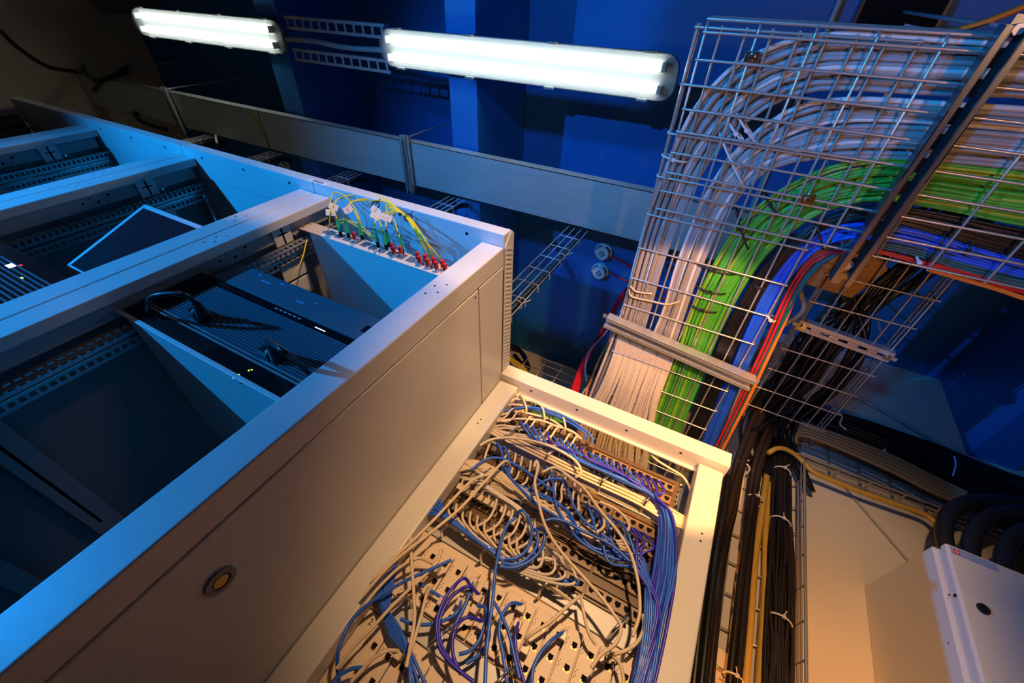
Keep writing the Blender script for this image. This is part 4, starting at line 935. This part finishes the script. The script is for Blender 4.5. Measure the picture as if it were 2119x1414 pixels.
# ================================================================ cables in the trays
def off(P, s, up):     # shift a plan curve sideways by s and up by h
    out = []
    for i, p in enumerate(P):
        a = (P[min(i+1, len(P)-1)] - P[max(i-1, 0)]); a[2] = 0; a.normalize(); out.append(p + Vector((-a[1], a[0], 0))*s + Vector((0,0,up)))
    return out
def band(outer, inner, z, n, layers, r, mfun, label, grp, jit=.004, drop=None, N=78, t0=0, name='tray_cable'):
    def plan(px): q = [pZ(u, v, z) for u, v in px]; return resample(spline([Vector((2.15, q[0][1], z)), Vector((1.4, q[0][1], z)), Vector((q[0][0]+.25, q[0][1], z))] + q, 8), N)
    A = plan(outer); B = plan(inner)
    per = math.ceil(n/layers)
    for k in range(n):
        ly = k // per; j = k % per; f = (j+.5*(1+(ly % 2)*.6))/per; f = min(max(f+random.uniform(-.25, .25)/per, .0), 1)
        g = min(max(f+random.uniform(-.10, .10), 0), 1); ph = random.uniform(0, 6.28); fr = random.uniform(1.0, 2.4); pts = []
        for i in range(N):
            s = i/(N-1); ff = f+(g-f)*(.5-.5*math.cos(s*math.pi*2)); p = A[i].lerp(B[i], ff)
            dz = r*1.9*ly + r*.5 + jit*.5*(1+math.sin(ph+fr*6.28*s)) + random.uniform(0, .0006)
            if drop: dz -= drop(s)
            pts.append(p + Vector((jit*.4*math.sin(ph*2+fr*5*s), jit*.4*math.cos(ph+fr*6*s), dz)))
        m = mfun(k)
        tag(MB().tube(pts, r, 7).build(name, m), label[k % len(label)] if isinstance(label, list) else label, 'cable', grp)
GZ = TZ+.006
band([(2260,105),(2119,92),(1950,82),(1850,75),(1730,70),(1630,86),(1545,122),(1482,168),(1432,232),(1396,302),(1365,380),(1340,450),(1312,550),(1292,630),(1262,715),(1232,790),(1196,885),(1172,960)],
     [(2260,215),(2119,200),(1950,196),(1850,190),(1740,184),(1660,190),(1600,214),(1545,250),(1495,300),(1455,352),(1425,410),(1400,470),(1370,550),(1345,640),(1318,730),(1288,820),(1262,900),(1240,985)],
     GZ, 34, 2, .0054, lambda k: M['greyc'] if k % 9 else M['whitec'], 'pale grey cable of the outer bundle sweeping through both trays', 'outer pale grey cables')
band([(2260,240),(2119,225),(1950,215),(1850,208),(1750,206),(1670,216),(1612,240),(1560,278),(1512,325),(1475,378),(1445,435),(1422,490),(1396,560),(1372,645),(1334,735),(1306,820),(1278,900),(1258,985)],
     [(2260,370),(2119,348),(1950,332),(1800,324),(1690,326),(1610,340),(1562,368),(1524,410),(1494,455),(1468,510),(1446,560),(1424,620),(1402,690),(1386,745),(1366,820),(1350,900),(1338,985)],
     GZ, 36, 2, .0054, lambda k: M['greyc'] if k % 7 else M['whitec'], 'pale grey cable of the inner bundle curving beside the green ones', 'inner pale grey cables')
band([(2260,385),(2119,362),(1950,342),(1830,330),(1740,342),(1660,372),(1590,414),(1535,462),(1494,520),(1462,580),(1428,650),(1400,740),(1370,820),(1338,905),(1318,960)],
     [(2260,490),(2119,468),(1960,436),(1860,420),(1780,420),(1710,440),(1650,474),(1600,516),(1560,562),(1528,612),(1502,660),(1474,720),(1448,790),(1420,860),(1390,940)],
     GZ, 46, 2, .0040, lambda k: M['lime'] if k % 6 == 1 else M['green'], ['green or yellow earth cable curving along the middle of the trays'], 'green earth cables')
band([(2260,500),(2119,478),(1960,445),(1860,430),(1780,432),(1712,452),(1655,486),(1606,526),(1566,572),(1536,618),(1510,664),(1482,726),(1455,795),(1428,865),(1398,945)],
     [(2260,560),(2119,538),(1990,500),(1880,468),(1800,456),(1740,462),(1680,492),(1636,530),(1600,576),(1572,622),(1546,672),(1518,736),(1490,806),(1462,876),(1432,955)],
     GZ, 34, 2, .0034, lambda k: M['blkc'], 'thin black cable between the green and the blue cables in the trays', 'black tray cables', jit=.003)
band([(2260,562),(2119,540),(2000,505),(1900,474),(1800,460),(1730,464),(1672,490),(1634,524),(1602,566),(1575,612),(1546,680),(1520,744),(1492,812),(1464,884),(1436,960)],
     [(2260,610),(2119,585),(2000,552),(1900,520),(1810,500),(1750,498),(1702,514),(1662,546),(1628,590),(1602,640),(1572,704),(1546,764),(1516,830),(1488,896),(1460,966)],
     GZ, 16, 2, .0040, lambda k: M['royal'], 'bright blue cable curving along the inner side of the trays', 'bright blue tray cables')
band([(2260,600),(2119,575),(2000,548),(1900,518),(1820,504),(1760,506),(1712,524),(1672,556),(1640,600),(1612,652),(1582,714),(1556,774),(1526,838),(1496,902),(1466,972)],
     [(2260,625),(2119,600),(2000,566),(1900,534),(1820,516),(1768,518),(1720,534),(1684,564),(1652,608),(1624,660),(1592,722),(1564,782),(1534,846),(1504,908),(1474,978)],
     GZ, 5, 1, .0038, lambda k: M['teal'], 'dark teal cable squeezed between the blue and the red cables', 'dark teal tray cables')
band([(2260,632),(2119,600),(1990,562),(1900,540),(1830,522),(1770,514),(1706,524),(1668,546),(1640,586),(1612,640),(1584,706),(1554,770),(1524,834),(1492,900),(1458,972)],
     [(2260,640),(2119,608),(1990,569),(1900,546),(1830,527),(1772,520),(1712,530),(1676,552),(1648,592),(1622,646),(1594,712),(1563,776),(1533,840),(1501,906),(1467,978)],
     GZ-.001, 2, 1, .0036, lambda k: M['red'], 'red cable on the inner edge of the trays above the wooden block', 'red tray cables', jit=.001)
for k, (dz, lab) in enumerate(((0, 'orange cable on the inner edge of the tray below the red ones, nearer'), (.009, 'orange cable on the inner edge of the tray below the red ones, farther'))):
    tag(MB().tube(spline([pZ(u+3*k, v+2*k, GZ+.004) for u, v in [(1640,622),(1622,664),(1600,712),(1572,772),(1540,838),(1508,900),(1475,965)]], 8), .0034, 7).build('tray_cable', M['orange']), lab, 'cable', 'orange tray cables')
    tag(MB().tube(spline([pZ(u+2*k, v+3*k, GZ+.001) for u, v in [(1920,556),(1990,576),(2060,596),(2119,616),(2260,660)]] + [Vector((1.0, .425+.008*k, GZ+.001)), Vector((2.15, .425+.008*k, GZ+.001))], 8), .0042, 7).build('tray_cable', M['orange']), 'orange cable emerging under the red ones at the right edge, ' + ('nearer' if k == 0 else 'farther'), 'cable', 'orange branch cables')
tag(MB().tube(spline([pZ(u, v, 1.26) for u, v in [(1760,60),(1830,60),(1900,66),(1960,66),(2020,52),(2080,30),(2119,14),(2200,-20)]], 8), .0055, 8).build('orange_cable', M['orange']), 'orange cable running over the top edge of the branch tray at upper right', 'cable')
tag(MB().tube(spline([pZ(u, v, 1.40) for u, v in [(1872,52),(1900,58),(1948,64)]], 8), .003, 8).build('white_cable', M['lblue']), 'short pale cable shining above the orange cable at upper right', 'cable')
# straight cream cables fanned on the far half of the tray, lying under the others
fa, fb = (1278,700), (1392,748)
for k in range(64):
    f = (k % 32 + .5 + .5*(k//32))/32.5; g = min(max(f+random.uniform(-.06, .06), 0), 1)
    pts = [pZ(fa[0]+(fb[0]-fa[0])*f-2, fa[1]+(fb[1]-fa[1])*f-30, TZ+.007), pZ(fa[0]+(fb[0]-fa[0])*f, fa[1]+(fb[1]-fa[1])*f, TZ+.002)]
    a = (1200+145*g, 885+35*g); h = (1185+150*f, 955+40*f)
    m_ = (fa[0]+(fb[0]-fa[0])*(f+g)/2*.98-30, fa[1]+(fb[1]-fa[1])*(f+g)/2+90)
    pts += [pZ(m_[0], m_[1], TZ-.009+.003*math.sin(k*1.7)+.007*(k//32)), pZ(a[0], a[1], TZ-.010+.003*math.sin(k*2.3)+.007*(k//32)), pZ(h[0], h[1], TZ-.010+.007*(k//32)), pZ(h[0]-15, h[1]+50, TZ-.005)]
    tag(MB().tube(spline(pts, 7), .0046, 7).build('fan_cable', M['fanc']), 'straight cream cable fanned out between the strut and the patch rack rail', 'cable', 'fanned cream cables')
# red, pale blue and orange cables coming down at the left of the tray
def loose(pts, r, m, lab, name='hanging_cable', grp=None): return tag(MB().tube(spline([pY(*p) for p in pts], 8), r, 8).build(name, M[m]), lab, 'cable', grp)
for k in range(4):
    loose([(1296+2*k,596+k,1.36),(1276+2*k,625+k,1.36),(1242+2*k,690+k,1.36),(1225+2*k,716,1.36),(1208+3*k,745,1.35),(1196+3*k,772,1.34),(1184+4*k,806,1.33),(1174+4*k,838,1.32)], .0055, 'red', 'thick red cable in the sheaf hanging left of the main tray', grp='hanging red cables')
loose([(1300,590,1.30),(1298,612,1.30),(1285,640,1.30),(1252,690,1.30),(1222,725,1.30),(1211,760,1.30),(1214,788,1.30)], .004, 'lblue', 'pale blue cable looping closest to the red ones')
loose([(1303,588,1.28),(1308,604,1.28),(1296,630,1.28),(1268,676,1.28),(1262,700,1.28),(1240,750,1.28),(1222,790,1.28),(1205,815,1.28)], .004, 'lblue', 'pale blue cable beside the orange cable left of the tray')
loose([(1276,676,1.27),(1256,716,1.27),(1240,745,1.27),(1222,790,1.27),(1213,815,1.27),(1205,860,1.26),(1200,910,1.25)], .005, 'orange', 'thick orange cable running down along the cream fan')
# zip ties
def ztie(c, ax, ay, rx, ry, m, lab, tail=None, grp='cable ties'):
    b = MB(); c = Vector(c); ax = Vector(ax).normalized(); ay = Vector(ay).normalized(); n = ax.cross(ay).normalized(); P = []
    b.tube([c+ax*rx*math.cos(k*.3927)+ay*ry*math.sin(k*.3927) for k in range(16)], .0026, 6, True)
    b.obox(c+ay*ry, ax, ay, n, .004, .0035, .004)
    if tail: b.tube([c+ay*ry, c+ay*ry+Vector(tail)*.5, c+ay*ry+Vector(tail)+Vector((0,0,-.004))], .0016, 6)
    return tag(b.build('cable_tie', M[m]), lab, 'cable tie', grp)
def tie_px(p0, p1, z, m, lab, h=.016):
    a = pZ(p0[0], p0[1], z); b_ = pZ(p1[0], p1[1], z); ax = b_-a
    return ztie((a+b_)/2+Vector((0,0,h*.75)), ax, (0,0,-1), ax.length/2, h, m, lab, None)
for (p0, p1, m, lab) in (((1488,278),(1538,388),'ties','long white tie across the inner grey cables, lower left one of three'), ((1504,250),(1542,302),'ties','white tie across the inner grey cables, middle one of three'), ((1524,238),(1566,300),'ties','white tie across the inner grey cables, right one of three'),
    ((1368,322),(1420,338),'ties','white tie around the outer grey cables at the tray edge'), ((1436,545),(1520,572),'black','black tie around the green cables, upper one near the bend'), ((1440,595),(1500,612),'black','black tie around the green cables, middle one'), ((1426,632),(1482,650),'black','black tie around the green cables, lowest one'),
    ((1520,430),(1548,520),'black','black tie across the green cables left of the bend'), ((1578,398),(1612,450),'black','black tie across the green cables at the bend'), ((1560,590),(1580,600),'black','black tie on the blue cables beside the red ones'), ((1690,460),(1704,520),'black','black tie on the blue cables in the bend'),
    ((1906,548),(1898,535),'ties','white tie on the red cables right of the big strut'), ((1586,655),(1604,668),'ties','white tie joining the red and orange cables'), ((1958,486),(1920,540),'black','black tie on the blue cables right of the big strut'), ((2010,505),(1995,530),'black','second black tie on the blue cables right of the big strut')):
    tie_px(p0, p1, TZ-.004, m, lab)
for (pts, lab) in (([(1304,592),(1318,604),(1350,608)], 'upper cream tie end lying across the tray near the hanging red cables'), ([(1302,600),(1308,614),(1350,624),(1380,630),(1406,624)], 'lower cream tie looped across the tray near the hanging red cables')):
    tag(MB().tube(spline([pZ(u, v, TZ-.012) for u, v in pts]), .003, 6).build('cable_tie', M['beigec']), lab, 'cable tie', 'cream tie ends')
# loose grey conduit dropping at the inner corner of the trays
tag(MB().tube(spline([pZ(1652,590,1.24), pZ(1662,640,1.25), pZ(1630,668,1.25), pZ(1600,690,1.2), pY(1566,730,1.20), pY(1540,790,1.25), pY(1512,860,1.28), pY(1492,930,1.29), pY(1478,1010,1.30)], 8), .0065, 8).build('bent_conduit', M['gconduit']), 'grey conduit bending down between the tray and the black cables', 'conduit')
# mesh tray low behind the patch rack
t = thing('wire_mesh_tray', (-.4, 1.62, 1.50), 'small wire mesh tray with yellow fibres far behind the patch rack top', 'cable tray')
b = MB()
for zz in (1.43, 1.49, 1.55, 1.595): b.tube([(-.68, 1.60, zz), (.20, 1.60, zz)], .0026, 6)
for k in range(9): b.tube([(-.68+.1*k, 1.60, 1.595), (-.68+.1*k, 1.60, 1.40), (-.68+.1*k, 1.72, 1.40)], .0026, 6)
for yy in (1.64, 1.68, 1.72): b.tube([(-.68, yy, 1.40), (.20, yy, 1.40)], .0026, 6)
b.build('mesh', M['wire'], t)
for xx in (-.6, .1): MB().box(xx-.012, xx+.012, 1.60, 2.19, 1.385, 1.397).build('tray_arm', M['zinc'], t)
for k in range(12):
    tag(MB().tube(spline([(-.70+.03*(k%3), 1.625+.012*(k%6), 1.410+.012*(k//6)), (-.4, 1.63+.010*(k%6), 1.412+.012*(k//6)), (-.1, 1.625+.011*(k%6), 1.411+.013*(k//6)), (.2, 1.63+.01*(k%6), 1.412+.012*(k//6))]), .0055, 7).build('tray_cable', M['beigec']), 'cream cable lying in the small mesh tray behind the patch rack', 'cable', 'cream cables in the rear tray')
for k in range(3):
    loose([(1050,738+3*k,1.60),(1075,752+4*k,1.60),(1090,768+4*k,1.61),(1098,790+4*k,1.64),(1112,812+4*k,1.66)], .003, 'yellow', 'yellow fibre cable over the end of the rear mesh tray', 'fibre_cable', 'yellow fibres, rear tray')
    loose([(1040,862+4*k,.955),(1060,852+4*k,.96),(1080,845+3*k,.965),(1102,832+3*k,.97),(1111,816,.98)], .003, 'yellow', 'yellow fibre cable seen inside the top left corner of the patch rack', 'fibre_cable', 'yellow fibres, patch rack corner')
loose([(1056,716,1.70),(1072,722,1.70),(1084,738,1.70),(1094,762,1.70),(1080,760,1.70),(1060,745,1.70)], .013, 'blkc', 'coil of black cable behind the end rack corner', 'coiled_cable')
loose([(1060,722,1.72),(1080,730,1.72),(1088,745,1.72),(1080,752,1.72),(1064,735,1.72)], .013, 'blkc', 'second coil of black cable behind the end rack corner', 'coiled_cable')
# teal frame with green cables deep inside the patch rack top
t = thing('teal_bracket', (-.30, 1.36, .86), 'pale teal metal frame glimpsed deep behind the top patch panel', 'bracket')
for (u0, v0, u1, v1, wd) in ((1110,825,1116,850,.03),(1118,823,1118,852,.02),(1150,835,1148,862,.012),(1112,824,1168,846,.02),(1108,842,1160,864,.02)):
    MB().beam(pY(u0, v0, 1.36), pY(u1, v1, 1.36), wd, .012, (0,1,0)).build('frame_bar', M['tealmetal'], t, .001)
for k in range(4): loose([(1100+6*k,853+2*k,1.34),(1125+6*k,862+2*k,1.34),(1150+5*k,868+2*k,1.34)], .006, 'green', 'green cable lying behind the top patch panel under the teal frame', grp='green cables behind the panel')

# ================================================================ right wall: vertical bundles, wall trays, cabinet
YW = 1.375
t = thing('ladder_tray', (.50, YW-.03, .2), 'vertical wire tray on the wall behind the black cable bundles', 'cable tray')
b = MB()
for x in (.345, .395, .445, .495, .545): b.tube([(x, YW-.012, -1.25), (x, YW-.012, 1.25)], WR, 6)
for k in range(25): b.tube([(.335, YW-.016, -1.2+.1*k), (.575, YW-.016, -1.2+.1*k), (.583, YW-.024, -1.2+.1*k), (.583, YW-.085, -1.2+.1*k)], WR, 6)
b.build('mesh_floor', M['wire'], t)
b = MB()
for y in (.040, .062, .085): b.tube([(.583, YW-y, -1.25), (.583, YW-y, 1.28)], WR*(1.6 if y == .085 else 1), 6)
b.build('mesh_side', M['wire'], t)
t = thing('ladder_tray', (.95, YW-.03, 1.31), 'horizontal wire tray on the wall above the tan electrical cabinet', 'cable tray')
b = MB()
for z in (1.310, 1.365, 1.42, 1.475, 1.52): b.tube([(.56, YW-.012, z), (2.4, YW-.012, z)], WR, 6)
for k in range(19): b.tube([(.60+.1*k, YW-.016, 1.53), (.60+.1*k, YW-.016, 1.310), (.60+.1*k, YW-.020, 1.300), (.60+.1*k, YW-.085, 1.300)], WR*1.25, 6)
b.build('mesh_floor', M['wire'], t)
b = MB()
for y in (.036, .060, .085): b.tube([(.56, YW-y, 1.297), (2.4, YW-y, 1.297)], WR*1.3, 6)
b.build('mesh_side', M['wire'], t)
# twisted heavy bundles
def twisted(path, r, n, m, lab, pitch=.5, strand=None):
    P = resample(spline(path, 10), 70); t = thing('cable_bundle', P[-1], lab, 'cable bundle', 'heavy twisted bundles')
    L = sum((b-a).length for a, b in zip(P, P[1:])); sr = strand or r*.52
    for k in range(n):
        pts = []
        for i, p in enumerate(P):
            a = (P[min(i+1, 69)]-P[max(i-1, 0)]).normalized(); u = a.cross(Vector((0,1,0.01))).normalized(); v = a.cross(u)
            th = 2*math.pi*(k/n + i/69*L*pitch); pts.append(p+(u*math.cos(th)+v*math.sin(th))*(r-sr))
        MB().tube(pts, sr, 8).build('strand', M[m], t)
    return t
YB = 1.315
def wl(pts): return [pY(u, v, y) for u, v, y in pts]
twisted([pZ(1815,545,1.56), pZ(1740,625,1.50), pZ(1660,720,1.44), pY(1604,800,1.22), pY(1565,870,1.27), pY(1541,935,1.30), pY(1526,985,YB), pY(1512,1050,YB), pY(1494,1120,YB), pY(1478,1230,YB), pY(1463,1414,YB), pY(1455,1500,YB)], .024, 3, 'armour', 'heavy brown black twisted bundle closest to the patch rack post')
twisted([pZ(1850,560,1.56), pZ(1780,640,1.50), pZ(1690,740,1.44), pY(1630,820,1.24), pY(1594,890,1.28), pY(1572,950,1.30), pY(1560,1020,YB), pY(1548,1110,YB), pY(1537,1210,YB), pY(1530,1300,YB), pY(1520,1414,YB), pY(1512,1500,YB)], .021, 3, 'armour', 'heavy brown black twisted bundle second from the patch rack post')
twisted([pY(1500,985,1.24), pY(1490,1060,1.24), pY(1478,1130,1.24), pY(1462,1250,1.24), pY(1446,1414,1.24), pY(1438,1500,1.24)], .022, 3, 'blkc', 'black bundle half hidden right behind the patch rack right post', .35)
for k, (pts, r, lab) in enumerate(((wl([(1588,975,1.345),(1582,1020,1.335),(1575,1070,1.335),(1563,1150,1.335),(1557,1230,1.335),(1552,1300,1.335),(1542,1414,1.335),(1534,1520,1.335)]), .0105, 'mustard conduit beside the second twisted bundle, left of the pair'),
        (wl([(1592,1000,1.35),(1588,1060,1.35),(1584,1110,1.35),(1583,1200,1.35),(1578,1300,1.35),(1570,1414,1.35),(1562,1520,1.35)]), .0095, 'mustard conduit against the many stranded black bundle, right of the pair'))):
    tag(MB().tube(spline(pts, 8), r, 10).build('mustard_conduit', M['conduit']), lab, 'conduit', 'mustard wall conduits')
GV = 'thin black cables of the wall bundle'
for k in range(34):
    f = (k % 12)/11; dep = k//12; ph = rnd(0, 6.28)
    u0 = 1599+36*f; rows = [(u0+rnd(-3,3), 905), (u0, 960), (1597+39*min(max(f+rnd(-.12,.12),0),1), 1040), (1592+48*min(max(f+rnd(-.10,.10),0),1), 1130), (1588+56*min(max(f+rnd(-.12,.12),0),1), 1230), (1584+58*min(max(f+rnd(-.1,.1),0),1), 1330), (1582+58*f, 1420), (1576+58*f, 1520)]
    pts = [pY(u, v, 1.322+.012*dep+.003*math.sin(ph+i)-.010*math.sin(f*math.pi)) for i, (u, v) in enumerate(rows)]
    tag(MB().tube(spline(pts, 6), .0046, 7).build('bundle_cable', M['armour'] if k % 3 else M['blkc']), 'thin brown black cable in the wide stranded bundle on the wall', 'cable', GV)
for (c, hw, lab) in (((1617,978),.028,'white tie at the top of the stranded wall bundle'),((1614,1082),.030,'white tie around the stranded wall bundle, second from its top'),((1612,1285),.031,'white tie around the stranded wall bundle, lowest one'),((1534,968),.027,'white tie at the top of the first twisted bundle'),((1562,1036),.026,'white tie on the second twisted bundle'),((1516,1405),.024,'white tie at the foot of the second twisted bundle')):
    p = pY(c[0], c[1], 1.325); ztie(p, (1,0,-.12), (0,-1,.05), hw, .030, 'ties', lab, (rnd(-.01,.02), -.006, .02), 'white ties on the wall bundles')
# fat black sheaf sweeping along the horizontal wall tray
GH = 'black cables sweeping along the wall'
for k in range(46):
    f = (k % 12)/11; dep = k // 12; jx_ = rnd(-.05, .05); g = min(max(f+jx_, 0), 1)
    st = random.choice([[(1600+20*f, 905), (1612+20*f, 880-6*f)], [(1640+15*f, 800), (1650+10*f, 842)], [(1560+20*f, 890), (1610, 868-8*f)]])
    mid = [(1680, 846+52*g), (1760+rnd(-10,10), 864+70*f), (1850, 890+88*g), (1950+rnd(-10,10), 928+96*f), (2050, 966+108*g), (2140, 1000+118*f), (2260, 1050+125*g)]
    ysl = 1.335-.022*dep
    pts = [pY(u, v, ysl-.02) for u, v in st] + [pY(u, v, ysl+.004*math.sin(k+i)) for i, (u, v) in enumerate(mid)]
    tag(MB().tube(spline(pts, 7), .0062, 7).build('bundle_cable', M['blkc']), 'black cable in the thick sheaf sweeping right above the horizontal wall tray', 'cable', GH)
for k in range(5):
    tag(MB().tube(spline(wl([(1648+2*k,915-9*k,1.24),(1650+3*k,903-7*k,1.24),(1680,906-6*k,1.235),(1760,938-7*k,1.235),(1850,978-8*k,1.235),(1920,1014-8*k,1.235),(2000,1048-7*k,1.235)]), 7), .0062, 8).build('bundle_cable', M['tanc']), 'beige cable under the black sheaf on the wall', 'cable', 'beige wall cables')
tag(MB().tube(spline(wl([(1590,938,1.27),(1606,929,1.265),(1625,930,1.27),(1650,945,1.29),(1680,975,1.30),(1712,990,1.305),(1780,1018,1.31),(1860,1046,1.31),(1915,1066,1.31),(1940,1090,1.31),(1948,1125,1.31)]), 8), .0085, 9).build('bundle_cable', M['conduit']), 'single tan cable arching over the stranded bundle and along the wall tray', 'cable')
# black cables lying on the right tray
GQ = 'black cables lying on the right tray'
for k in range(16):
    x = .40+.20*rnd(0, 1); x2 = .40+.18*rnd(0, 1); s = rnd(-.05,.05); zt = QZ+.012+.012*(k//6)
    pts = [(x2+.16+s, .35, 1.62+.1*rnd(0,1)), (x2+.08, .55, 1.56), (x2+.02, .70, zt+.10), (x, .85, zt+.005), (x+s*.4, 1.05, zt+.004), (x-.02, 1.20, zt), (x-.03+s*.3, 1.30, zt-.03), (x-.02+s, 1.325, 1.30), (x+.02+s, 1.325, 1.18)]
    tag(MB().tube(spline(pts, 7), .0075, 8).build('bundle_cable', M['blkc']), 'black cable lying over the right mesh tray and dropping at the wall', 'cable', GQ)
# ribbed flexible conduit on the wall
P = resample(spline(wl([(1715,792,1.355),(1760,815,1.355),(1820,846,1.355),(1885,884,1.355),(1960,930,1.355)]), 10), 220)
tag(MB().tube(P, [.0085 if i % 3 else .0066 for i in range(220)], 10).build('ribbed_conduit', M['gconduit']), 'ribbed grey flexible conduit slanting on the grey wall', 'conduit')
tag(MB().tube(wl([(1745,1003,1.368),(1762,1025,1.368),(1820,1092,1.368),(1884,1166,1.368)]), .0032, 7).build('thin_wire', M['gconduit']), 'thin grey wire running diagonally down the wall to the cabinet', 'wire')
for k, (pts, lab) in enumerate((([(1723,842),(1742,862),(1738,878),(1752,890)], 'frayed pale tie end hanging on the black sheaf'), ([(1975,945),(1978,962),(1972,985)], 'pale blue tie hanging from the black sheaf'), ([(1830,930),(1838,950),(1836,968)], 'pale tie hanging below the beige wall cables'))):
    tag(MB().tube(spline(wl([(u, v, 1.24) for u, v in pts])), .0028, 6).build('cable_tie', M['lblue'] if k == 1 else M['ties']), lab, 'cable tie', 'hanging tie ends')

# electrical cabinet
CX0, CX1, CY0, CZ0, CZ1 = .784, 1.39, 1.075, .05, .938
t = thing('electrical_cabinet', (1.08, 1.22, CZ0), 'tan metal electrical cabinet on the wall with a black lock on its door', 'cabinet')
MB().box(CX0, CX1, CY0, YW-.001, CZ0, CZ1).build('body', M['cab'], t, .004, 3)
MB().box(CX0+.010, CX1-.010, CY0-.012, CY0, CZ0+.01, CZ1-.010).build('door_seal', M['cab'], t)
dr = MB().box(CX0+.010, CX1-.004, CY0-.030, CY0-.006, CZ0+.004, CZ1+.002).build('door', M['cab'], t, .007, 4)
p = pY(2034, 1261, CY0-.030); lk = MB(); lk.cyl((p[0], CY0-.030, p[2]), (p[0], CY0-.034, p[2]), .0125, 28, .0115); lk = lk.build('lock', M['black'], dr)
b = MB(); b.box(CX0-.0006, CX0+.0004, CY0+.020, CY0+.022, .70, .704); hole(b, CX0-.0006, CY0-.016, .80, (-1,0,0), .003); b.build('pin_hole', M['dark'], t)
b = MB(); b.box(CX0+.0098, CX0+.0099, CY0-.022, CY0-.014, .800, .808); b.build('hinge_hole', M['dark'], t)
st = tag(MB().box(CX0+.018, CX0+.110, CY0-.0312, CY0-.0300, CZ1-.026, CZ1-.006).build('sticker', M['blueink']), 'small silver and red sticker on the top corner of the cabinet door', 'sticker')
MB().box(CX0+.024, CX0+.036, CY0-.0316, CY0-.0312, CZ1-.022, CZ1-.010).build('red_mark', M['redcap'], st)
MB().box(CX0+.0285, CX0+.0315, CY0-.0319, CY0-.0316, CZ1-.020, CZ1-.012).box(CX0+.026, CX0+.034, CY0-.0319, CY0-.0316, CZ1-.0175, CZ1-.0145).build('white_cross', M['paper'], st)
for k, (pts, lab) in enumerate((([(1962,1150,1.2),(1953,1105,1.2),(1962,1068,1.2),(1990,1044,1.2),(2040,1036,1.2),(2119,1046,1.2),(2220,1080,1.2)], 'leftmost fat black hose bending up out of the cabinet top'), ([(2008,1172,1.17),(2010,1118,1.17),(2032,1080,1.17),(2075,1062,1.17),(2140,1064,1.17),(2240,1090,1.17)], 'second fat black hose bending up out of the cabinet top'), ([(2075,1200,1.15),(2080,1140,1.15),(2105,1105,1.15),(2150,1092,1.15),(2240,1110,1.15)], 'third fat black hose bending up out of the cabinet top'), ([(2125,1215,1.22),(2120,1150,1.22),(2140,1110,1.22),(2200,1100,1.22)], 'rightmost fat black hose at the picture edge above the cabinet'))):
    tag(MB().tube(spline(wl(pts), 10), .021, 14).build('black_hose', M['black']), lab, 'hose', 'fat black hoses')
